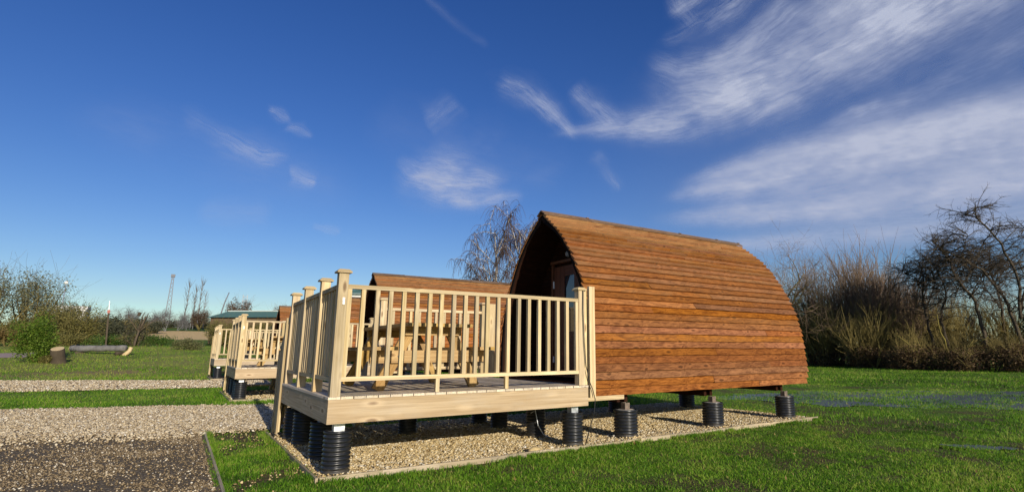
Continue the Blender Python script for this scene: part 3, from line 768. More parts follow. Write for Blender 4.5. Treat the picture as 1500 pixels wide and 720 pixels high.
def make_table():
    root = empty('picnic_table', (1.20, 1.18, DT+.002)); H = .742
    t = MB()
    for k in range(5): t.box(-.395+k*.16, -.395+k*.16+.150, -.92, .92, H-.038, H)
    t.build('tabletop', TABLEW, root)
    for s_ in (-1, 1):
        q = MB()
        for k in range(2): q.box(*sorted((s_*(.50+k*.128), s_*(.50+k*.128+.120))), -.92, .92, .440, .478)
        q.build('seat', TABLEW, root)
    for y, o_ in ((-.62, -1), (.62, 1)):
        q = MB(); q.box(-.715, .715, y+o_*.0, y+o_*.045 if o_ > 0 else y+.0, .30, .439) if o_ > 0 else q.box(-.715, .715, y-.045, y, .30, .439); q.build('seat_beam', TABLEW, root)
        q = MB(); q.box(-.37, .37, *((y, y+.044) if o_ > 0 else (y-.044, y)), H-.130, H-.039); q.build('top_beam', TABLEW, root)
        for s_ in (-1, 1):
            q = MB(); ya = y-o_*.0235; q.beam((s_*.235, ya, H-.042), (s_*.60, ya, .003), .13, .044, (1, 0, 0)); q.build('leg', TABLEW, root)
            q = MB(); q.tube([(s_*.40, y+o_*.046, .375), (s_*.40, y+o_*.056, .375)], .012, 8); q.build('bolt', GALV, root)
        q = MB(); q.beam((0, y-o_*.06, .36), (0, o_*.06, H-.07), .09, .044, (1, 0, 0)); q.build('brace', TABLEW, root)
    return root

deck0 = make_deck(); pod0 = make_pod(); table0 = make_table()
dpile = make_pile(.134, .40, GALV, .10, .108); ppile = make_pile(.168, .385, RUST, .085, .09)
nm = ['nearest', 'second', 'third', 'fourth']
decks = [deck0, copy_tree(deck0), copy_tree(deck0)]
deck_lab = ['pale timber deck with railings and grey grooved floor, nearest to the camera',
            'pale timber deck with railings seen behind the nearest deck, second in the row',
            'pale timber deck with railings at the far end of the row']
for i, d in enumerate(decks):
    d.location = PADS[i]; tag(d, deck_lab[i], 'deck', 'timber decks in front of the camping pods')
pods = [pod0]+[copy_tree(pod0) for _ in range(3)]
POFF = PADS+[(-.2, 27.9, .32)]
pod_lab = ['large orange brown shingled arch shaped camping pod, nearest one with its whole side in view',
           'brown shingled camping pod seen through the nearest deck railing, its ridge against the sky',
           'brown shingled camping pod mostly hidden beside the nearest corner post, below a white wall',
           'farthest brown shingled camping pod, a small roof showing in front of the green shed']
for i, p in enumerate(pods):
    p.location = POFF[i]; tag(p, pod_lab[i], 'camping pod', 'camping pods in a row')
tabs = [table0, copy_tree(table0), copy_tree(table0)]
tab_lab = ['wooden picnic table with attached benches standing on the nearest deck', 'wooden picnic table standing on the second deck behind its railing', 'wooden picnic table standing on the farthest deck of the row']
for i, t in enumerate(tabs):
    t.location = Vector((1.20, 1.18, DT+.002))+Vector(PADS[i]); t.rotation_euler.z = (.03, -.1, .05)[i]
    tag(t, tab_lab[i], 'picnic table', 'picnic tables on the decks')
# piles
DP = [((.155, .185), 'front left corner of'), ((.185, 1.02), 'left side of, second from the front corner of'), ((.205, 2.24), 'left side of, third from the front corner of'), ((.185, 2.83), 'back left corner of'),
      ((2.995, .15), 'front right corner of'), ((2.98, 1.02), 'right end of, just behind the front right pile of'), ((2.98, 2.10), 'middle of the right end of'), ((2.98, 2.80), 'back right corner of'), ((1.6, 2.30), 'middle of')]
used_d = used_p = False
for ci in range(3):
    dx, dy, dz = PADS[ci]
    for k, ((x, y), txt) in enumerate(DP):
        if ci and k > 4: continue
        if ci == 2 and k > 1: continue
        o = dpile if not used_d else copy_tree(dpile); used_d = True
        o.location = (x+dx, y+dy, dz+.004); o.rotation_euler.z = rnd.uniform(-.04, .04)
        t = {0: 'front left corner of the %s deck', 1: 'left edge of the %s deck, next behind the corner pile', 2: 'left edge of the %s deck, third from the front corner', 3: 'back left corner of the %s deck', 4: 'front right corner of the %s deck', 5: 'right end of the %s deck, just behind its front pile', 6: 'shadowed middle of the right end of the %s deck', 7: 'shadowed back right corner of the %s deck', 8: 'shadowed middle of the %s deck'}[k] % nm[ci]
        tag(o, 'black ribbed pile under the '+t, 'foundation pile', 'ribbed black piles under the decks')
    for k, (x, y) in enumerate([(4.005, .29), (5.83, .30), (7.74, .30), (4.02, 2.72), (5.83, 2.66), (7.70, 2.60)]):
        if ci: continue
        o = ppile if not used_p else copy_tree(ppile); used_p = True
        o.location = (x+dx, y+dy, dz+.004)
        t = ['thick black ribbed pile under the near side of the closest pod, beside the deck', 'thick black ribbed pile under the middle of the near side of the closest pod', 'thick black ribbed pile under the rear end of the near side of the closest pod',
             'black ribbed pile in shade under the far side of the closest pod, by the deck', 'black ribbed pile in shade under the middle of the far side of the closest pod', 'black ribbed pile in sun and shade under the far rear corner of the closest pod'][k]
        tag(o, t, 'foundation pile', 'ribbed black piles under the nearest pod')
rs = np.random.RandomState(12); hx, hy, hz, hs_ = [], [], [], []
for (x, y), r0 in [(p_[0], .134) for p_ in DP]+[(q_, .168) for q_ in [(4.005, .29), (5.83, .30), (7.74, .30), (4.02, 2.72), (5.83, 2.66), (7.70, 2.60)]]:
    k = 260; a = rs.uniform(0, 6.28, k); rr = r0-.004+np.abs(rs.normal(0, .05, k)); hx += list(x+rr*np.cos(a)); hy += list(y+rr*np.sin(a)); hz += list(.006+np.maximum(0, .034-(rr-r0)*.45)*rs.rand(k)); hs_ += list(rs.gamma(9, .0013, k)+.003)
hx, hy, hz, hs_ = map(np.array, (hx, hy, hz, hs_)); keep = (hy > .0) & (hx > 0)
pebbles('heaped_gravel', hx[keep], hy[keep], hz[keep], hs_[keep], rs.beta(2.2, 1.8, keep.sum()), STONE, 'gravel heaped around the feet of the black piles')
# fallen leaves
rs = np.random.RandomState(14); X = rs.uniform(-1, 11, 260); Y = rs.uniform(-5, 4, 260); keep = ~in_sheet(X, Y, .0); X, Y = X[keep], Y[keep]
tag(mesh_obj('fallen_leaves', leaf_mesh('fallen_leaves', np.stack([X, Y, np.full(len(X), .035)], -1), rs.uniform(.025, .055, len(X)), rs.uniform(.4, 1, len(X)), LEAF_STRAW, 3), LEAF_STRAW), 'small dry leaves scattered over the lawn', 'leaves', None, 'stuff')
# hanging cable
b = MB(); b.tube([(3.07, .0, 1.99), (3.062, -.004, 1.7), (3.075, -.006, 1.3), (3.10, -.006, 1.0), (3.155, -.008, .80), (3.20, -.012, .70), (3.235, -.015, .58), (3.23, .0, .42), (3.19, .05, .22), (3.16, .1, .02)], .006, 6)
tag(b.build('power_cable', CABLE), 'thin black cable hanging down the right railing post to the gravel', 'cable')
b = MB(); b.tube([(2.80, .86, .36), (2.86, .84, .40), (2.90, .83, .2), (2.97, .80, .08), (3.08, .74, .02)], .007, 6)
tag(b.build('grey_hose', GALV), 'thin grey hose drooping beside a shaded pile under the nearest deck', 'hose')

# ------------------------------------------------------------------ vegetation generators
class Tree:
    """tubes for wood and for twigs, leaf quads"""
    def __init__(s, seed):
        s.w = MB(); s.tw = MB(); s.r = random.Random(seed); s.lp = []; s.ls = []; s.lt = []; s.tips = []
    def rv(s): r = s.r; return Vector((r.gauss(0, 1), r.gauss(0, 1), r.gauss(0, 1)))
    def limb(s, p, d, L, r0, r1, nseg, jit=.15, up=0., wood=True, n=6):
        pts = [p.copy()]; d = d.normalized(); q = p.copy()
        for i in range(nseg):
            d = (d+s.rv()*jit+Vector((0, 0, up))).normalized(); q = q+d*(L/nseg); pts.append(q.copy())
        rad = [r0+(r1-r0)*i/nseg for i in range(nseg+1)]
        (s.w if wood else s.tw).tube(pts, rad, n if wood else 3, wood)
        return pts, d
    def leaf(s, p, size): s.lp.append(tuple(p)); s.ls.append(size); s.lt.append(min(1, max(0, s.r.gauss(.5, .22))))
    def parts(s, root, wood_m, twig_m=None, leaf_m=None, names=('trunk', 'twigs', 'foliage'), quad=True):
        if s.w.v: s.w.build(names[0], wood_m, root)
        if s.tw.v: s.tw.build(names[1], twig_m, root)
        if s.lp: mesh_obj(names[2], leaf_mesh(names[2], s.lp, s.ls, s.lt, leaf_m, s.r.randint(0, 9999)), leaf_m, root)

def willow(seed, h, stems, spread, leafn=1500):
    """many-stemmed upright scrub bush with red-brown shoots above a mossy tangle"""
    t = Tree(seed); r = t.r
    for i in range(stems):
        a = r.uniform(0, 6.28); lean = r.uniform(.12, 1.)*spread
        d = Vector((math.cos(a)*lean, math.sin(a)*lean, 1)).normalized(); L = h*r.uniform(.42, .66)
        p = Vector((math.cos(a)*r.uniform(.1, .7), math.sin(a)*r.uniform(.1, .7), -.1))
        pts, d2 = t.limb(p, d, L, r.uniform(.05, .10), .028, 7, .13, .04, True, 5)
        for j in range(2, 8):
            for q in range(r.randint(3, 4)):
                dd = (d2+t.rv()*.42+Vector((0, 0, .55))).normalized(); k = j if j < len(pts) else -1
                l2 = h*r.uniform(.22, .42); pp, d3 = t.limb(pts[k], dd, l2, .021, .009, 4, .07, .05, False)
                for z in range(2):
                    t.limb(pp[r.randint(1, 3)], (d3+t.rv()*.33).normalized(), l2*r.uniform(.35, .75), .012, .007, 3, .08, .04, False)
        for q in range(9):   # side twigs low down
            k = r.randint(1, 5); t.limb(pts[k], (t.rv()+Vector((0, 0, .25))).normalized(), h*r.uniform(.1, .22), .011, .005, 3, .2, .02, False)
    for i in range(leafn):
        a = r.uniform(0, 6.28); z = h*r.betavariate(1.5, 2.6)*.8; rr = (h*.14+z*spread*.5)*math.sqrt(r.random())
        t.leaf(Vector((math.cos(a)*rr, math.sin(a)*rr, z)), r.uniform(.07, .15))
    return t

def spread_tree(seed, h, lean, depth=5, droop=.0, dens=1.):
    """crooked bare tree with a wide fine-twigged crown"""
    t = Tree(seed); r = t.r
    def grow(p, d, L, rad, k):
        wood_ = k < 3
        if k == 0:
            for q in range(2): grow(p+Vector((r.uniform(-.3, .3), r.uniform(-.4, .4), 0)), Vector((d.x+r.uniform(-.25, .25), d.y+r.uniform(-.35, .25), 1)), L*r.uniform(.75, .95), rad*.75, .5)
        pts, d2 = t.limb(p, d, L, rad, rad*.62, 6 if k < 4 else 3, .17 if k < 3 else .15, .07 if k < 2 else (.02 if k < 3 else -droop*.5), wood_, 7 if k == 0 else 5)
        if k >= depth: return
        k = int(k+.5) if k != .5 else 0; nchild = {0: 4, 1: 5, 2: 6, 3: 6, 4: 4}[k]
        for i in range(int(nchild*dens+.5)):
            j = r.randint(max(1, len(pts)//2) if k < 2 else 1, len(pts)-1)
            side = t.rv(); side -= d2*side.dot(d2); side.normalize()
            dd = (d2*r.uniform(.4, .9)+side*r.uniform(.6, 1.2)+Vector((0, 0, .30 if k < 2 else .06-droop))).normalized()
            grow(pts[j], dd, L*r.uniform(.55, .85), max(.006, rad*.55*r.uniform(.7, 1)), k+1)
    grow(Vector((0, 0, -.1)), Vector(lean), h*.40, h*.015, 0)
    return t

def arching_tree(seed, limbs):
    """bare tree from its main stems (sideways, up, radius), each dressed with arching branches and fine drooping twigs"""
    t = Tree(seed); r = t.r
    for pts, r0, r1 in limbs:
        D_ = []; dep_ = r.uniform(-.3, .3); dd_ = r.uniform(-.12, .12)
        P_ = [Vector((-.82*u+.57*(dep_+dd_*z), .57*u+.82*(dep_+dd_*z), z)) for u, z in pts]
        for i in range(len(P_)-1):
            a = P_[max(i-1, 0)]; b = P_[i]; c = P_[i+1]; d = P_[min(i+2, len(P_)-1)]
            for k in range(4):
                q = k/4; D_.append(.5*((2*b)+(c-a)*q+(2*a-5*b+4*c-d)*q*q+(3*b-3*c+d-a)*q**3)+t.rv()*.035)
        D_.append(P_[-1]); m_ = len(D_)
        t.w.tube(D_, [r0+(r1-r0)*(i/(m_-1))**.8 for i in range(m_)], 7)
        for i in range(m_):
            if D_[i].z < 3.2: continue
            f = i/(m_-1)
            for j in range(2 if f < .6 else 3):
                a = r.uniform(0, 6.28); d = Vector((math.cos(a), math.sin(a), r.uniform(.15, .9)))
                L = r.uniform(1.1, 2.4)*(1.1-.35*f)
                q, d2 = t.limb(D_[i], d, L, .034, .013, 6, .13, -.05, True, 5)
                for k in range(7):
                    z, d3 = t.limb(q[r.randint(2, 6)], (d2+t.rv()*.55+Vector((0, 0, -.12))).normalized(), r.uniform(.5, 1.15), .013, .007, 4, .12, -.07, False)
                    for e in range(2): t.limb(z[r.randint(1, 3)], (d3+t.rv()*.6).normalized(), r.uniform(.25, .6), .009, .006, 2, .12, -.06, False)
    return t

def birch(seed, h):
    t = Tree(seed); r = t.r
    pts, d = t.limb(Vector((0, 0, -.1)), Vector((r.uniform(-.08, .08), r.uniform(-.08, .08), 1)), h*.93, h*.0175, .04, 10, .05, .02, True, 8)
    ends = []
    for i in range(15):
        k = r.randint(3, 9); a = r.uniform(0, 6.28)
        L = h*r.uniform(.20, .40)*(1.02-k*.025)
        q, d2 = t.limb(pts[k], Vector((math.cos(a)*.75, math.sin(a)*.75, 1.0)), L, .05, .02, 6, .10, -.01, True, 5)
        ends += q[2:]
        for j in range(3):
            q2, d3 = t.limb(q[r.randint(2, 6)], (d2+t.rv()*.6).normalized(), L*.5, .022, .010, 4, .15, -.08, True, 4); ends += q2[1:]
    for p in ends+pts[7:]:
        for j in range(5):
            d = (t.rv()*.65+Vector((0, 0, -.15))).normalized()
            t.limb(p, d, r.uniform(.7, 1.9), .014, .008, 6, .10, -.42, False)
    return t

def bush(seed, rx, ry, rz, nleaf, size, lobes=9, stems=8, twigs=0, fl=.2):
    t = Tree(seed); r = t.r
    cs = []
    for i in range(lobes):
        a = r.uniform(0, 6.28); q = math.sqrt(r.random())*.72
        cs.append((Vector((math.cos(a)*q*rx, math.sin(a)*q*ry, rz*r.uniform(fl, .74))), r.uniform(.30, .48)))
    for i in range(nleaf):
        c, s_ = r.choice(cs); v = t.rv().normalized()*(r.random()**.45)*s_
        p = c+Vector((v.x*rx, v.y*ry, v.z*rz*.85))
        if p.z < .02: p.z = r.uniform(.02, .2*rz)
        t.leaf(p, size*r.uniform(.6, 1.4))
    for i in range(stems):
        c, s_ = r.choice(cs); d = c.copy(); L = d.length*1.1
        t.limb(Vector((d.x*.12, d.y*.12, -.05)), d, L, .035*rz/2+.01, .012, 5, .12, .02, True, 5)
    for i in range(twigs):
        c, s_ = r.choice(cs); v = t.rv(); v.z = abs(v.z)+.4
        t.limb(c, v.normalized(), rz*r.uniform(.3, .65), .012, .005, 4, .16, .03, False)
    return t

def plant(name, tree, mats, loc, label, cat, group=None, rz=0., sc_=1., names=('trunk', 'twigs', 'foliage')):
    o = empty(name, loc, rz); o.scale = (sc_,)*3
    tree.parts(o, *mats, names=names); return tag(o, label, cat, group)
def again(src, loc, label, rz, s_, sz=None):
    o = copy_tree(src); o.location = loc; o.rotation_euler.z = rz; o.scale = (s_, s_, s_*(sz or 1)); o['label'] = label; return o

# ---- right-hand thicket
G1 = 'bare willow bushes in the thicket'
wA = (BARK_MOSS, TWIG_RED, LEAF_SCRUB); wB = (BARK_MOSS, TWIG_OLIVE, LEAF_SCRUB)
def gz(x, y): return TZ(x, y)-.05
W1 = plant('willow_bush', willow(11, 9.6, 24, .50, 700), wA, (42.0, 18.6, gz(42, 18.6)), 'tall red-brown willow bush beside the rear end of the pod', 'willow bush', G1)
W2 = plant('willow_bush', willow(12, 10.2, 26, .52, 700), wA, (40.6, 15.6, gz(40.6, 15.6)), 'tallest fan of red-brown willow shoots in the middle of the thicket', 'willow bush', G1)
W3 = plant('willow_bush', willow(13, 6.0, 17, .9, 700), wB, (38.6, 17.4, gz(38.6, 17.4)), 'lower olive willow bush in front of the tall red-brown shoots', 'willow bush', G1)
for i, (src, x, y, s_, rz, lab) in enumerate([
        (W1, 39.6, 12.8, .80, 2., 'red-brown willow bush left of the dark crooked trees'), (W1, 44.8, 13.2, .80, 1., 'hazy willow bush standing behind between the tall shoots and dark trees'),
        (W3, 37.6, 13.9, .85, 2.3, 'olive willow bush at the lawn edge below the tallest shoots'), (W3, 37.0, 10.9, .52, 4., 'olive willow bush at the lawn edge by the mossy yellow branches'),
        (W3, 37.4, 8.4, .42, 5., 'olive willow bush beneath the dark crooked trees'), (W3, 36.6, 5.6, .42, 1.2, 'olive willow bush at the right edge of the lawn'),
        (W3, 39.5, 21.0, .9, 3.3, 'olive willow bush half hidden by the rear of the pod'), (W1, 45.5, 22.5, .78, 4.4, 'slim red-brown willow bush showing just over the rear of the pod'),
        (W2, 47.5, 17.0, .9, 2.6, 'willow bush in the second row behind the tallest shoots'), (W3, 41.2, 10.2, .85, .4, 'dense olive willow bush in the second row by the forked dark tree'),
        (W3, 44.2, 7.6, .92, 3.0, 'olive willow bush far back behind the bent dark tree'), (W3, 44.6, 3.8, .95, 5.2, 'olive willow bush far back at the right edge'), (W3, 44.0, 11.2, .95, 1.7, 'olive willow bush far back behind the leftmost crooked tree')]):
    again(src, (x, y, gz(x, y)), lab, rz, s_)
# dark crooked trees
G2 = 'dark crooked bare trees on the right'
dk = (BARK_DARK, TWIG_DARK, None)
S1 = plant('bare_tree', arching_tree(21, [([(0, -.1), (.1, 2.4), (.3, 4.6), (0, 6.9), (.15, 8.2)], .13, .03), ([(.05, 6.1), (.9, 6.9), (1.7, 7.2)], .05, .02), ([(0, 6.5), (-.8, 7.5), (-1.4, 8.0)], .05, .02), ([(.25, 4.2), (-.5, 5.6), (-.9, 6.7)], .06, .02)]),
           dk, (38.0, 9.9, gz(38, 9.9)), 'dark bare tree with an upright stem and level drooping twigs, leftmost of the crooked trees', 'bare tree', G2, 0., .85)
plant('bare_tree', arching_tree(22, [([(0, -.1), (.1, 2.6), (.45, 4.7), (1.4, 6.0), (1.85, 7.0), (2.3, 8.0), (3.1, 8.9)], .15, .03), ([(1.4, 6.0), (.6, 7.5), (-.1, 8.9)], .06, .02), ([(1.85, 7.0), (1.3, 8.4), (1.0, 9.3)], .05, .02), ([(.6, 5.0), (-.4, 6.2), (-.9, 7.2)], .05, .02)]),
      dk, (37.6, 6.9, gz(37.6, 6.9)), 'dark bare tree whose bent stem arches up to the left', 'bare tree', G2, 0., .85)
plant('bare_tree', arching_tree(23, [([(0, -.1), (.4, 2), (.4, 3.9), (-.3, 5.4), (-.15, 6.8), (.3, 7.8)], .12, .03), ([(-.3, 5.4), (-.9, 6.6), (-1.2, 7.6)], .05, .02)]),
      dk, (37.3, 8.3, gz(37.3, 8.3)), 'dark bare tree with a thin kinked stem between the other crooked trees', 'bare tree', G2, 0., .85)
plant('bare_tree', arching_tree(24, [([(0, -.1), (.2, 2.5), (.6, 5.0), (1.8, 6.8), (3.3, 7.9), (4.4, 8.2)], .15, .03), ([(.3, 3.5), (.2, 6), (1.1, 8.4), (2.3, 9.9), (3.3, 10.5)], .11, .03), ([(0, 4), (-1, 7), (-1.5, 9.5)], .09, .03)]),
      dk, (37.6, 5.0, gz(37.6, 5)), 'dark bare tree at the right edge sweeping high over its neighbours to the left', 'bare tree', G2, 0., .85)
again(S1, (42.5, 7.6, gz(42.5, 7.6)), 'dark bare tree standing behind the bent tree', 1.9, .92)
# mossy branches, sunlight painted into their yellow bark
t = Tree(31); 
for k in range(9):
    t.limb(Vector((0, 0, .3)), Vector((t.r.uniform(-.4, .3), t.r.uniform(-1.2, 1.2), .55)), t.r.uniform(1.6, 3.4), .06, .022, 6, .14, .02, True, 5)
plant('mossy_sapling', t, (BARK_YEL,), (35.8, 8.6, gz(35.8, 8.6)), 'sprawling mossy branches coloured sunlit yellow in front of the dark trees', 'sapling')
t = Tree(32)
for k in range(5):
    t.limb(Vector((0, 0, -.1)), Vector((t.r.uniform(-.2, .2), t.r.uniform(-.45, .35), 1)), t.r.uniform(1.6, 2.8), .055, .02, 6, .14, .02, True, 5)
plant('mossy_sapling', t, (BARK_YEL,), (36.6, 12.9, gz(36.6, 12.9)), 'pale forked sapling stems at the foot of the thicket', 'sapling')
# ivy and brambles
G3 = 'bramble clumps at the foot of the thicket'
iv = plant('ivy_tree', bush(41, 1.3, 1.4, 4.4, 6500, .16, 16, 5), (BARK_DARK, TWIG_DARK, LEAF_IVY), (39.3, 4.6, gz(39.3, 4.6)), 'dark ivy covered tree at the right edge of the picture', 'tree')
B1 = plant('bramble_bush', bush(51, 2.3, 2.0, 1.5, 2600, .13, 10, 6, 130, .15), (BARK_DARK, TWIG_OLIVE, LEAF_DRY), (36.2, 9.4, gz(36.2, 9.4)), 'brown bramble clump beneath the mossy yellow branches', 'bramble', G3)
B2 = plant('bramble_bush', bush(52, 2.5, 2.2, 2.3, 3600, .14, 11, 6, 140, .15), (BARK_DARK, TWIG_DARK, LEAF_SCRUB), (38.2, 8.0, gz(38.2, 8)), 'dark scrub clump in deep shade under the crooked trees', 'bramble', G3)
brl = ['at the far left end of the thicket beside the pod', 'below the tall red-brown willow', 'under the tallest willow shoots', 'left of the pale forked sapling', 'right of the pale forked sapling', 'between sapling and mossy branches', 'below the leftmost crooked tree', 'at the lawn edge below the bent tree', 'at the right edge of the lawn', 'just outside the right edge of the lawn']
for i, (x, y) in enumerate([(40.9, 20.6), (39.9, 18.2), (38.7, 15.9), (37.7, 14.2), (36.9, 12.3), (36.5, 11.0), (36.1, 7.8), (35.9, 6.2), (35.8, 4.4), (36.2, 2.6)]):
    again(B1, (x, y, gz(x, y)), 'low brown bramble clump '+brl[i], i*1.3, .8+.25*((i*7) % 5)/4)
for i, (x, y) in enumerate([(41.5, 16.6), (40.2, 14.0), (39.6, 11.4)]):
    again(B2, (x, y, gz(x, y)), 'dark scrub clump deeper in the thicket '+['behind the tall willow shoots', 'behind the olive willow', 'behind the leftmost crooked tree', 'behind the bent tree', 'behind the ivy covered tree', 'beside the rear of the pod'][i], i*1.1, 1.1+.2*(i % 3))
# slim bare trees over the pod
sl = spread_tree(61, 11.5, (.05, .05, 1), 5, -.14, .72)
SL = plant('slim_tree', sl, (BARK_MOSS, TWIG_RED, None), (33.9, 19.6, gz(33.9, 19.6)), 'slim bare tree rising just behind the rear edge of the pod roof', 'bare tree')
again(SL, (36.2, 18.9, gz(36.2, 18.9)), 'smaller slim bare tree between pod roof and willow thicket', 2.4, .74)
# weeping birches
G4 = 'weeping birches behind the pods'
BR = plant('weeping_birch', birch(71, 11.9), (BIRCH, bark('birch_twig', (.055, .034, .028), (.12, .075, .058)), None), (20.1, 35.3, gz(20.1, 35.3)), 'white trunked weeping birch, leftmost behind the pod ridge', 'birch tree', G4)
again(BR, (22.2, 34.4, gz(22.2, 34.4)), 'white trunked weeping birch between the left birch and the dark pod front', 2.0, 1.0)
again(BR, (23.4, 33.5, gz(23.4, 33.5)), 'weeping birch whose crown peeps out beside the pod peak', 4.1, .93)

# ---- left background
def at(x, y): return (x, y, TZ(x, y)-.03)
plant('round_shrub', bush(81, 1.2, 1.1, 2.25, 7000, .11, 13, 6), (BARK_MOSS, TWIG_OLIVE, LEAF_SHRUB), at(-6.75, 31.0), 'bright green rounded shrub on the lawn beside the tree stump', 'shrub', names=('stems', 'twigs', 'foliage'))
b = MB(); b.lathe([(.36, -.05), (.31, .08), (.275, .3), (.265, .74), (.25, .80)], 14); st = empty('tree_stump', at(-5.95, 30.3)); b.build('trunk', BARK_DARK, st)
b = MB(); b.lathe([(.249, .801), (.12, .812), (.001, .815)], 14); b.build('cut_face', PINE, st); st.rotation_euler = (.42, -.12, 0); tag(st, 'short cut tree stump with a pale top next to the green shrub', 'tree stump')
plant('ground_ivy', bush(82, .55, .4, .55, 900, .09, 5, 3), (BARK_MOSS, TWIG_OLIVE, LEAF_OLIVE), at(-6.4, 30.2), 'small olive plant growing at the foot of the stump', 'plant', names=('stems', 'twigs', 'foliage'))
# fallen log on short blocks
lg = empty('log_bench', at(-5.1, 36.3), -.72)
b = MB(); b.tube([(-1.75+3.47*k/16, .012*math.sin(k*2.1), .36+.012*math.sin(k*1.3)) for k in range(17)], [.178-.01*k/16+.014*math.sin(k*2.7)+.008*math.sin(k*5.1) for k in range(17)], 14, True); b.build('log', bark('grey_log', (.085, .08, .075), (.25, .24, .225)), lg)
b = MB(); b.tube([(-1.765, 0, .36), (-1.751, 0, .36)], .178, 14); b.build('cut_end', PINE, lg)
for x in (-1.1, 1.5):
    b = MB(); b.tube([(x, -.35, .07), (x, .35, .07)], .10, 8); b.build('support_block', BARK_DARK, lg)
tag(lg, 'long grey log lying on two short blocks on the far lawn', 'log')
b = MB(); b.tube([(-.0, 0, .0), (.25, .04, .28), (.3, .05, .5)], [.12, .11, .1], 8)
o = b.build('leaning_stub', PINE, None, at(-3.85, 35.1)); tag(o, 'short pale sawn stub leaning against the right end of the grey log', 'log')
# hedges and bushes
plant('hedge_bush', bush(83, 1.5, .9, 1.05, 4200, .10, 11, 5), (BARK_MOSS, TWIG_OLIVE, LEAF_HEDGE), at(-5.8, 48.3), 'dark green low hedge bush behind the grey log', 'bush', names=('stems', 'twigs', 'foliage'))
plant('hedge_bush', bush(84, 1.3, .9, 1.35, 2600, .10, 10, 8, 90), (BARK_YEL, TWIG_PALE, LEAF_GREY), at(-3.9, 47.0), 'straggly pale-stemmed bush right of the dark green hedge', 'bush', names=('stems', 'twigs', 'foliage'))
plant('hedge_bush', bush(85, 1.6, .9, .95, 2400, .10, 10, 6), (BARK_MOSS, TWIG_OLIVE, LEAF_HEDGE), at(-2.4, 46.9), 'low green bush in front of the tan field', 'bush', names=('stems', 'twigs', 'foliage'))
plant('hedge_bush', bush(86, 1.1, .9, .86, 3600, .09, 11, 6, 14), (BARK_MOSS, TWIG_PALE, LEAF_GREY), at(-.74, 41.0), 'grey green bush left of the farthest deck', 'bush', names=('stems', 'twigs', 'foliage'))
plant('hedge_bush', bush(92, 1.7, 1.0, 1.1, 3000, .11, 11, 6), (BARK_MOSS, TWIG_OLIVE, LEAF_OLIVE), at(-7.7, 48.8), 'low olive bush behind the left end of the grey log', 'bush', names=('stems', 'twigs', 'foliage'))
OB = plant('olive_bush', bush(87, 2.6, 2.2, 3.3, 9000, .13, 20, 8, 90), (BARK_MOSS, TWIG_OLIVE, LEAF_OLIVE), at(-8.9, 53.6), 'large olive brown bush behind the log and the green shrub', 'bush', names=('stems', 'twigs', 'foliage'))
again(OB, at(-11.4, 52.0), 'large olive bush at the far left behind the green shrub', 2.1, .66)
for x, y, s_, rz_, lab_ in [(2.5, 70.9, .95, .5, 'olive bush hiding the left end of the green roofed shed'), (4.9, 69.5, .88, 2.6, 'olive bush in front of the shed wall, behind the farthest deck'), (7.1, 68.0, .92, 4.1, 'olive bush before the shed, seen over the second deck railing')]:
    again(OB, at(x, y), lab_, rz_, s_)
plant('straw_bush', bush(88, 1.6, 1.2, 1.3, 2600, .14, 9, 4, 60, .15), (BARK_MOSS, TWIG_OLIVE, LEAF_STRAW), at(-10.7, 45.6), 'dry straw coloured clump at the left edge above the pink path', 'bush', names=('stems', 'twigs', 'foliage'))
LT = plant('leafy_tree', bush(89, 3.2, 2.8, 6.8, 8200, .16, 24, 22, 60, .34), (BARK_MOSS, TWIG_PALE, LEAF_TREE), at(-12.6, 61.6), 'broad grey green tree with sparse leaves at the left edge', 'tree')
again(LT, at(-10.9, 64.), 'smaller sparse tree just right of the leftmost tree', 1.2, .62)
again(LT, at(-14.9, 59.5), 'sparse leaved tree at the very left edge of the picture', 3.2, .98)
plant('leafy_tree', bush(90, 1.6, 1.6, 4.6, 3000, .17, 10, 7, 90, .4), (BARK_MOSS, TWIG_PALE, LEAF_TREE), at(-10.9, 70.0), 'thin crowned tree behind the olive bush', 'tree')
# pollard with a dark knob
t = spread_tree(93, 3.3, (.02, 0, 1), 3, 0., .7); pts, d = t.limb(Vector((0, 0, -.1)), Vector((.02, 0, 1)), 2.4, .075, .06, 6, .06, 0, True, 7)
t.limb(Vector((0, 0, 2.25)), Vector((.2, 0, 1)), .28, .10, .12, 3, .05, 0, True, 7)
for s_ in (-1, 1, -.5, .6):
    t.limb(pts[3], Vector((s_*.7, .1, .9)), 1.5, .05, .025, 5, .16, .08, True, 5)
plant('pollard_tree', t, (BARK_DARK, TWIG_OLIVE), at(-4.0, 45.9), 'dark forked pollard stem with a knobbed top above the straggly bush', 'tree')
# life ring post
lp_ = empty('marker_post', at(-5.7, 46.95)); lp_.rotation_euler = (0, -.06, 0)
b = MB(); b.box(-.05, .05, -.04, .04, -.1, 2.45); b.build('post', BARK_DARK, lp_)
b = MB(); b.box(-.08, .08, -.05, .05, 2.45, 2.68); b.build('red_band', plain('faded_red_paint', (.35, .10, .07)), lp_)
b = MB(); b.box(-.02, .02, -.02, .02, 2.68, 3.35); b.build('white_top', WHITEP, lp_)
tag(lp_, 'dark leaning marker post with a red band and thin white top', 'post')
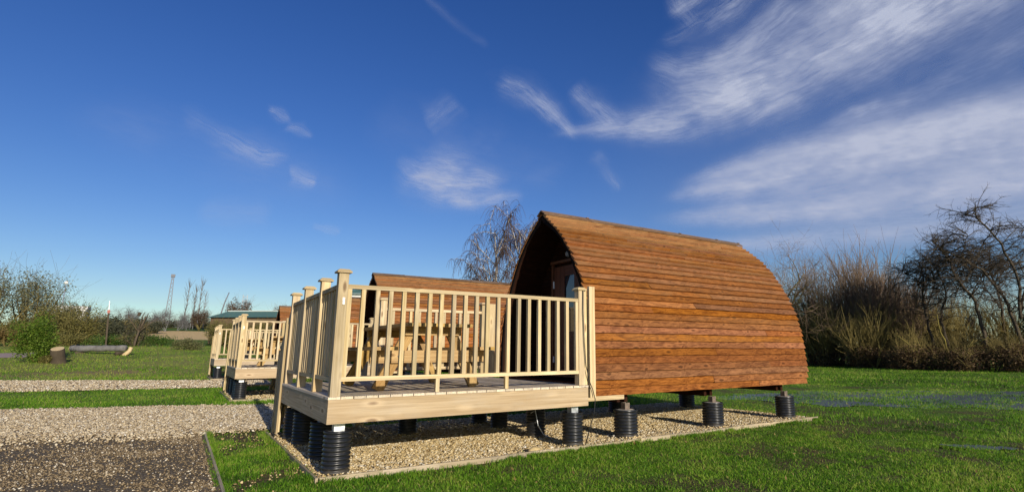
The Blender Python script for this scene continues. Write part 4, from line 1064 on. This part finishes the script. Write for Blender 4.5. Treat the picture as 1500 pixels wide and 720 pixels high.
# distant things
def far(x, y, dz=0): return (x, y, TZ(x, y)+dz)
HG = plant('field_hedge', bush(101, 6.0, 2.0, 2.6, 5200, .35, 14, 5, 60), (BARK_MOSS, TWIG_OLIVE, LEAF_FAR), far(-10.5, 104), 'olive hedge bush left of the tan field', 'hedge', 'far hedge bushes along the field', names=('stems', 'twigs', 'foliage'))
hl = ['at the left end of the field row', 'second from the left of the field row', 'above the dark marker post', 'beside the pollard stem', 'on the skyline above the tan field', 'on the skyline right of the lattice mast', 'below the far poplars', 'in front of the green shed', 'at the right end of the skyline hedge', 'low on the skyline behind the marker post']
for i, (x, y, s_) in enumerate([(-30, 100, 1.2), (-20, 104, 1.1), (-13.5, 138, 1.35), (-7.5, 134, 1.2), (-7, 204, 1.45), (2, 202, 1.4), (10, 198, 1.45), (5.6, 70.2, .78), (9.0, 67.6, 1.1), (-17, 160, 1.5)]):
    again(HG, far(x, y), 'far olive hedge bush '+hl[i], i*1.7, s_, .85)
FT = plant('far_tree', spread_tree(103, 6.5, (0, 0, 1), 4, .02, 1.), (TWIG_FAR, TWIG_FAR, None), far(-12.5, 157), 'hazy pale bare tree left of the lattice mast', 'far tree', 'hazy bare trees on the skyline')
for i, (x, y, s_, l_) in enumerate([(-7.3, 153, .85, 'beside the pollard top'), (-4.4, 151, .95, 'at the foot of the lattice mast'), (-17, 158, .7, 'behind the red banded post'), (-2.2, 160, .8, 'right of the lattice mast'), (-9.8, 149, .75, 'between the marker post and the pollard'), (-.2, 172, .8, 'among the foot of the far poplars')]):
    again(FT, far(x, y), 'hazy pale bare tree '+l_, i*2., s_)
t = Tree(104)
for k in range(1):
    pts, d = t.limb(Vector((0, 0, 0)), Vector((0, 0, 1)), 11.5, .16, .05, 9, .03, .0, True, 6)
    for j in range(60):
        q = t.r.randint(1, 9); t.limb(pts[q], Vector((t.r.gauss(0, .3), t.r.gauss(0, .3), 1)), t.r.uniform(1.2, 3.2), .05, .02, 3, .05, .02, False)
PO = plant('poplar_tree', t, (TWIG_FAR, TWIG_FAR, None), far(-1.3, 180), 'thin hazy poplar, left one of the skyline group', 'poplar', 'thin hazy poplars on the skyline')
for i, (x, y, s_) in enumerate([(.5, 180, .9), (1.9, 178, 1.05), (3.5, 177, .78), (1.2, 184, .72)]):
    again(PO, far(x, y), 'thin hazy poplar, '+['second tall one of the skyline group', 'tallest one of the skyline group', 'rightmost short one of the skyline group', 'short one in the middle of the skyline group'][i], i*1.4, s_)
RT = plant('rusty_tree', bush(105, 2.6, 2.6, 7.2, 4200, .30, 14, 6, 120, .45), (BARK_MOSS, TWIG_RED, LEAF_RUST), far(8.6, 136), 'round russet tree rising above the green shed roof', 'tree', 'round russet trees behind the green shed')
again(RT, far(16.1, 129), 'low round russet tree left of the nearest deck corner posts', 2.2, .92, .9)
again(RT, far(2.4, 168), 'russet bush at the foot of the far poplars', 1.0, .9, .8)
# lattice mast
ms = empty('lattice_mast', far(-5.5, 208)); STEEL = plain('haze_tinted_steel', (.17, .17, .19), .7, .2)  # steel colour has the distance haze mixed in
b = MB(); Hm = 16.0
for sx, sy in ((-1, -1), (1, -1), (1, 1), (-1, 1)): b.beam((sx*.75, sy*.75, 0), (sx*.25, sy*.25, Hm), .16, .16)
for k in range(12):
    z0, z1 = Hm*k/12, Hm*(k+1)/12; w0, w1 = .75-.5*k/12, .75-.5*(k+1)/12
    for sx in (-1, 1): b.beam((-w0*sx, -w0, z0), (w1*sx, -w1, z1), .10, .10); b.beam((w0, -w0*sx, z0), (w1, w1*sx, z1), .10, .10)
b.build('lattice', STEEL, ms); b = MB(); b.box(-.55, .55, -.55, .55, Hm, Hm+.9); b.build('head', STEEL, ms)
tag(ms, 'tall thin lattice mast on the skyline', 'mast')
# twin antenna on the shed skyline
an = empty('antenna_mast', far(10.5, 147.5)); b = MB()
for x in (-.45, .45): b.beam((x, 0, 0), (x, 0, 9.1), .11, .11)
for z in (6.4, 7.6, 8.6): b.beam((-.4, 0, z), (.4, 0, z), .11, .11)
b.build('twin_poles', plain('pale_steel', (.3, .31, .33), .6, .2), an); tag(an, 'pale twin pole antenna above the russet tree', 'antenna')
b = MB(); b.tube([(0, 0, 0), (.35, 0, 4), (.9, 0, 7), (1.5, 0, 9.2)], [.16, .14, .12, .09], 7)
o = b.build('leaning_pole', STEEL, None, far(5.1, 139)); tag(o, 'thin leaning curved pole left of the green shed', 'pole')
# lamp mast over the olive bush
lm_ = empty('lamp_mast', far(-13.5, 83.4)); b = MB(); b.tube([(0, 0, 0), (0, 0, 6.9)], [.07, .05], 8); b.build('pole', GALV, lm_)
b = MB(); b.lathe([(.001, 6.85), (.20, 6.92), (.22, 7.1), (.12, 7.25), (.001, 7.28)], 14); b.build('lamp_head', WHITEP, lm_); tag(lm_, 'slim lamp mast with a white head above the olive bush', 'lamp post')
# distant white building
wb = empty('white_building', far(-21.6, 156, -2.3)); b = MB(); b.box(-2.6, 2.6, -3, 3, 0, 6.7); b.build('wall', plain('white_render', (.72, .71, .69)), wb)
b = MB(); b.box(-2.8, 2.8, -3.2, 3.2, 6.702, 7.3); b.build('roof', plain('pale_roof', (.6, .6, .6)), wb)
for k in range(4):
    b = MB(); b.box(-2.3+k*1.2, -1.5+k*1.2, -3.03, -3.002, 5.1, 6.3); b.build('window', GLASS, wb)
tag(wb, 'distant white flat roofed building behind the olive bush', 'building')
# green shed with brown cladding
GROOF = plain('green_roof_sheet', (.10, .20, .15), .6, 0, .4, .15, 2); BCLAD = wood('shed_cladding', (.13, .085, .05), (.09, .055, .03), (.05, .03, .02), .8, .2)
gs_ = empty('green_shed', far(10.6, 75.2, .1), -.6)
b = MB(); b.box(-8.2, 8.2, -4, 4, 0, 3.3); b.build('wall', BCLAD, gs_)
b = MB(); P8 = [(-8.5, -4.4, 3.25), (8.5, -4.4, 3.25), (8.5, 0, 4.3), (-8.5, 0, 4.3), (-8.5, 4.4, 3.25), (8.5, 4.4, 3.25)]
b._add(P8, [(0, 1, 2, 3), (3, 2, 5, 4), (0, 3, 4), (1, 5, 2), (0, 4, 5, 1)], P8, .5); b.build('roof', GROOF, gs_)
b = MB(); b.box(-8.5, 8.5, -.12, .12, 4.285, 4.41); b.build('ridge_trim', plain('pale_trim', (.5, .55, .52)), gs_)
b = MB(); b.box(-4.6, -3.4, -4.04, -4.003, .1, 2.1); b.build('door', DARKW, gs_)
tag(gs_, 'long low shed with green roof and brown walls behind the far pods', 'shed')
lw = empty('white_lodge', far(14.6, 51.6), -.5)
b = MB(); b.box(-4.2, 4.2, -2.6, 2.6, 0, 5.1); b.build('wall', plain('white_boarding', (.7, .7, .7), .5, 0, .4, .06), lw)
b = MB(); P8 = [(-4.5, -2.9, 5.0), (4.5, -2.9, 5.0), (4.5, 0, 5.75), (-4.5, 0, 5.75), (-4.5, 2.9, 5.0), (4.5, 2.9, 5.0)]
b._add(P8, [(0, 1, 2, 3), (3, 2, 5, 4), (0, 3, 4), (1, 5, 2), (0, 4, 5, 1)], P8, .5); b.build('roof', GROOF, lw)
for x in (-2.4, 1.2):
    b = MB(); b.box(x, x+1.2, -2.63, -2.603, 2.2, 3.4); b.build('window', GLASS, lw)
tag(lw, 'white walled building with a grey green roof showing beside the nearest corner post', 'building')

# ------------------------------------------------------------------ cirrus layer (real sheet of ice cloud high above)
A0, A1, E0, E1 = 2., 112., 7.5, 46.
NA, NE = 1050, 600
az = np.linspace(A0, A1, NA); el = np.linspace(E0, E1, NE); AZ, EL = np.meshgrid(az, el)
dens = np.zeros_like(AZ)
def stroke(pts, w, amp, fib=1., seed=0, asym=0., ends=.18, warp=.45, fine=1., lk=.75):
    """soft fibrous streak along a polyline; w: half width (deg) at each point"""
    global dens
    P_ = np.array(pts, float); ws = np.array(w, float) if hasattr(w, '__len__') else np.full(len(P_), float(w))
    k = np.cos(np.radians(20))
    wx = (fnoise(AZ*.35, EL*.5, seed+1, 3)-.5)*warp*2; wy = (fnoise(AZ*.35, EL*.5, seed+2, 3)-.5)*warp
    qx = (AZ+wx)*k; qy = EL+wy
    seg = np.hypot(np.diff(P_[:, 0])*k, np.diff(P_[:, 1])); cum = np.concatenate([[0], np.cumsum(seg)]); LT_ = cum[-1]
    best = np.full(AZ.shape, 1e9); S_ = np.zeros_like(AZ); Dn = np.zeros_like(AZ); Ww = np.ones_like(AZ)
    for i in range(len(P_)-1):
        ax, ay = P_[i, 0]*k, P_[i, 1]; bx, by = P_[i+1, 0]*k, P_[i+1, 1]; dx, dy = bx-ax, by-ay; L2 = dx*dx+dy*dy
        t = ((qx-ax)*dx+(qy-ay)*dy)/L2; tc = np.clip(t, 0, 1)
        ex, ey = qx-(ax+dx*tc), qy-(ay+dy*tc); d = np.hypot(ex, ey); sg = np.sign(dx*ey-dy*ex); u = d < best
        best = np.where(u, d, best); S_ = np.where(u, cum[i]+tc*seg[i], S_); Dn = np.where(u, sg*d, Dn); Ww = np.where(u, ws[i]+(ws[i+1]-ws[i])*tc, Ww)
    s_ = S_/LT_; x = Dn/Ww
    prof = np.exp(-(x**2)*1.6*np.where(x > 0, 1+asym, 1-asym*.5))
    en = sm(-.02, ends, s_)*sm(1.02, 1-ends, s_)
    f = .40*fnoise(S_*.30+Dn*.9, Dn*1.9*fine-S_*.12, seed+5, 4)+.30*fnoise(S_*.7+Dn*1.6, Dn*5*fine-S_*.3, seed+9, 4)+.30*fnoise(S_*1.3+Dn*2.2, Dn*11*fine-S_*.5, seed+13, 4)
    f = np.clip((f-.30)/.42, 0, 1)
    lump = sm(.25, .7, fnoise(AZ*.22, EL*.35, seed+20, 3))
    soft = .72+.56*fnoise(AZ*.9, EL*1.5, seed+40, 5)
    dens += amp*soft*prof*en*((1-fib)+fib*f)*(1.2-lk+lk*lump)
stroke([(63.15, 27.71), (59.67, 26.53), (56.58, 24.56), (53.91, 21.8)], [1.2, 1.5, 1.1, .5], .55, .75, 1)
stroke([(54.4, 27.2), (51.96, 25.19), (49.3, 23.2)], [.9, 1.4, 1.0], .5, .75, 2)
stroke([(57, 22.4), (53, 22.7), (49.72, 22.95), (43.73, 23.1), (37.92, 24.0), (32.37, 25.6), (26.49, 27.6), (20.54, 29.6), (12, 32), (3, 35)], [.45, .9, 1.4, 2.2, 2.9, 3.7, 4.6, 5.4, 6.2, 7], .80, .60, 3, .1)
stroke([(47, 27.6), (43, 25.6), (38, 25.4), (31, 26.8), (24, 28.6), (14, 31.5), (4, 35)], [1.2, 2.1, 2.9, 3.8, 4.8, 5.8, 6.5], .55, .68, 4)
stroke([(47, 26.5), (40, 27.5), (31, 29), (20, 31.5), (3, 35)], [2.2, 3.6, 4.8, 6, 7], .26, .40, 31)
stroke([(77, 23), (68, 20.5), (60, 19.5), (54, 18)], [2.5, 3.5, 3.2, 2], .10, .45, 32)
stroke([(100, 19), (90, 17), (82, 16), (76, 16)], [2, 3, 3, 2], .07, .5, 33)
stroke([(44.4, 30.8), (41, 31.4), (36, 33.4), (31, 36.5)], [.5, 1.0, 1.5, 1.8], .52, .85, 5)
stroke([(43.6, 33.2), (40, 34.4), (35.5, 37.5)], [.5, 1.0, 1.4], .50, .85, 6)
stroke([(43.0, 35.4), (41.8, 33.6), (40.2, 32.0)], [.9, 1.0, .8], .35, .9, 30)
stroke([(46.0, 29.6), (42.5, 28.0), (37.6, 28.2), (33, 30.2), (29, 33)], [.9, 1.6, 1.9, 2.0, 1.8], .42, .75, 7)
stroke([(35, 30.6), (30.92, 33.0), (27, 36)], [.5, .9, 1.2], .55, .8, 8)
stroke([(29.5, 20.3), (25.72, 21.5), (21.21, 22.0), (16.52, 22.9), (10, 24.6), (3, 26.5)], [.5, .9, 1.3, 1.5, 1.9, 2.2], .52, .55, 9)
stroke([(36, 22.0), (33.5, 23.4), (30, 24.2)], [.7, .6, .4], .3, .8, 10)
stroke([(43.5, 16.9), (38, 18.0), (32, 18.9), (26, 19.0), (19, 19.0), (11, 19.3), (3, 20)], [.45, 1.0, 1.5, 1.8, 1.9, 2.0, 2.1], .78, .36, 11, .3, warp=.35, lk=.35)
stroke([(45, 15.4), (39, 16.1), (32, 16.6), (25, 17.0), (18, 16.9), (11, 17), (3, 17)], [.7, 1.5, 2.2, 2.8, 3.0, 3.1, 3.2], .85, .34, 12, warp=.35, lk=.35)
stroke([(46, 13.3), (39, 13.4), (31, 13.2), (23, 13.1), (15, 13.4), (4, 13.4)], [.7, 1.3, 1.9, 2.4, 2.6, 2.7], .72, .34, 13, warp=.35, lk=.35)
stroke([(44, 10.6), (36, 10.4), (28, 10.2), (20, 10.2), (8, 10.2)], [.6, 1.0, 1.3, 1.5, 1.6], .5, .35, 14, warp=.35, lk=.35)
stroke([(52.04, 20.6), (50.57, 18.58), (49.0, 16.5)], [.9, .9, .5], .28, .85, 15)
stroke([(73.2, 18.6), (71.2, 17.6), (68.5, 17.2), (65, 17.4), (61.5, 17.0)], [1.2, 2.2, 2.7, 2.2, 1.3], .80, .62, 16, .2, .2, warp=1., fine=1.3)
stroke([(68.3, 15.3), (65.5, 15.2), (62.5, 15.5), (59.5, 16.2)], [.6, .9, .9, .7], .65, .7, 17)
stroke([(70.4, 22.6), (68.62, 23.8), (67, 25.4)], [1.6, 1.8, 1.2], .42, .7, 18)
stroke([(86.0, 21.85), (84.59, 21.61), (83.3, 21.4)], [.35, .6, .35], .75, .8, 19, warp=.9, fine=2.)
stroke([(84.0, 20.75), (82.55, 20.6), (81.2, 20.0)], [.3, .6, .3], .55, .8, 20, warp=.9, fine=2.)
stroke([(83.4, 16.3), (81.82, 16.2), (80.3, 15.9)], [.7, 1.0, .7], .6, .85, 21, warp=.9, fine=1.8)
stroke([(92.5, 20.2), (89.3, 19.0), (85.82, 17.9), (82.8, 17.5)], [.7, 1.2, 1.4, 1.0], .40, .85, 22, warp=1., fine=1.6)
stroke([(80.7, 11.68), (79.27, 11.5), (78.0, 11.2)], [.3, .5, .3], .55, .8, 23, warp=.9, fine=2.)
stroke([(90, 12.0), (87, 12.3), (84, 12.4)], [1.2, 1.6, 1.2], .12, .5, 24)
stroke([(72, 35), (68, 32.5), (64, 30.5)], [.3, .5, .4], .12, .7, 25)
stroke([(60, 13), (54, 12.6), (48, 12.8)], [.8, 1.1, .8], .13, .6, 26)
veil = .10*sm(60, 30, AZ)*sm(30, 14, EL)
dens = np.clip(dens+veil, 0, 1.15)
edge = sm(A0, A0+3, AZ)*sm(A1, A1-3, AZ)*sm(E0, E0+2.0, EL)
dens = dens*edge
ALT = 4200.
d3 = np.stack([np.cos(np.radians(EL))*np.cos(np.radians(AZ)), np.cos(np.radians(EL))*np.sin(np.radians(AZ)), np.sin(np.radians(EL))], -1)
V = d3*(ALT/d3[..., 2:3])+np.array([CAM[0], CAM[1], 1.19])
i = np.arange(NA*NE).reshape(NE, NA)
F = np.stack([i[:-1, :-1], i[:-1, 1:], i[1:, 1:], i[1:, :-1]], -1)
keep = np.maximum.reduce([dens[:-1, :-1], dens[:-1, 1:], dens[1:, 1:], dens[1:, :-1]]) > .004
F = F[keep]; used = np.unique(F); mp = np.full(NA*NE, -1); mp[used] = np.arange(len(used))
m = M('ice_cloud'); n = NT(m); dn = n.attr('dens')
tl = n.new('ShaderNodeBsdfTranslucent'); tl.inputs[0].default_value = (.90, .95, 1., 1)
df = n.new('ShaderNodeBsdfDiffuse'); df.inputs[0].default_value = (.90, .95, 1., 1)
ad = n.new('ShaderNodeAddShader'); n.t.links.new(tl.outputs[0], ad.inputs[0]); n.t.links.new(df.outputs[0], ad.inputs[1])
tp = n.new('ShaderNodeBsdfTransparent'); mx = n.new('ShaderNodeMixShader')
n.set(mx.inputs[0], n.math('MULTIPLY', dn, .95, clamp=True)); n.t.links.new(tp.outputs[0], mx.inputs[1]); n.t.links.new(ad.outputs[0], mx.inputs[2]); n.t.links.new(mx.outputs[0], n.out.inputs[0])
cl = mesh_obj('cirrus_clouds', np_mesh('cirrus_clouds', V.reshape(-1, 3)[used], mp[F], m, {'dens': dens.ravel()[used]}, True), m)
tag(cl, 'thin white wispy cirrus clouds sweeping across the blue sky', 'clouds', None, 'stuff')

# ------------------------------------------------------------------ light, sky, camera
SUN_EL = 16.2
sd = Vector((.05, 1, -math.tan(R(SUN_EL)))).normalized()
sl_ = bpy.data.lights.new('sun', 'SUN'); sl_.energy = 5.0; sl_.angle = R(.5); sl_.color = (1, .91, .77)
so = link(bpy.data.objects.new('sun', sl_)); so.rotation_euler = sd.to_track_quat('-Z', 'Y').to_euler(); so.location = (0, -30, 20)
w = bpy.data.worlds.new('World'); sc.world = w; w.use_nodes = True; nt = w.node_tree; nt.nodes.clear()
out = nt.nodes.new('ShaderNodeOutputWorld'); bg = nt.nodes.new('ShaderNodeBackground'); sky = nt.nodes.new('ShaderNodeTexSky')
sky.sky_type = 'NISHITA'; sky.sun_disc = False; sky.sun_elevation = R(SUN_EL); sky.sun_rotation = R(182.9)
sky.air_density = 1.0; sky.dust_density = .4; sky.ozone_density = 3.0; sky.altitude = 0
hs = nt.nodes.new('ShaderNodeHueSaturation'); hs.inputs['Hue'].default_value = .522; hs.inputs['Saturation'].default_value = 1.27; hs.inputs['Value'].default_value = 1.08
nt.links.new(sky.outputs[0], hs.inputs['Color']); nt.links.new(hs.outputs[0], bg.inputs[0]); bg.inputs[1].default_value = .10
nt.links.new(bg.outputs[0], out.inputs[0])

cam = bpy.data.cameras.new('camera'); co = link(bpy.data.objects.new('camera', cam)); sc.camera = co
yaw, pitch, roll, f, u0, v0 = .9647, .2038, -.0028, 799.33, 827.48, 347.83
fw = Vector((math.cos(pitch)*math.cos(yaw), math.cos(pitch)*math.sin(yaw), math.sin(pitch)))
r_ = Vector((math.sin(yaw), -math.cos(yaw), 0)); u_ = r_.cross(fw)
r2 = r_*math.cos(roll)+u_*math.sin(roll); u2 = -r_*math.sin(roll)+u_*math.cos(roll)
mw = Matrix((( r2.x, u2.x, -fw.x, -1.2353), (r2.y, u2.y, -fw.y, -5.7907), (r2.z, u2.z, -fw.z, 1.1942), (0, 0, 0, 1)))
co.matrix_world = mw
cam.sensor_width = 36; cam.lens = 36*f/1500; cam.shift_x = (750-u0)/1500; cam.shift_y = (v0-360)/1500
cam.clip_start = .05; cam.clip_end = 90000
vs = sc.view_settings; sc.display_settings.display_device = 'sRGB'; vs.view_transform = 'Standard'; vs.look = 'None'; vs.exposure = 0; vs.gamma = 1; vs.use_curve_mapping = False
sc.render.engine = 'CYCLES'
cy = sc.cycles; cy.max_bounces = 6; cy.diffuse_bounces = 3; cy.glossy_bounces = 2; cy.transparent_max_bounces = 8; cy.use_denoising = True
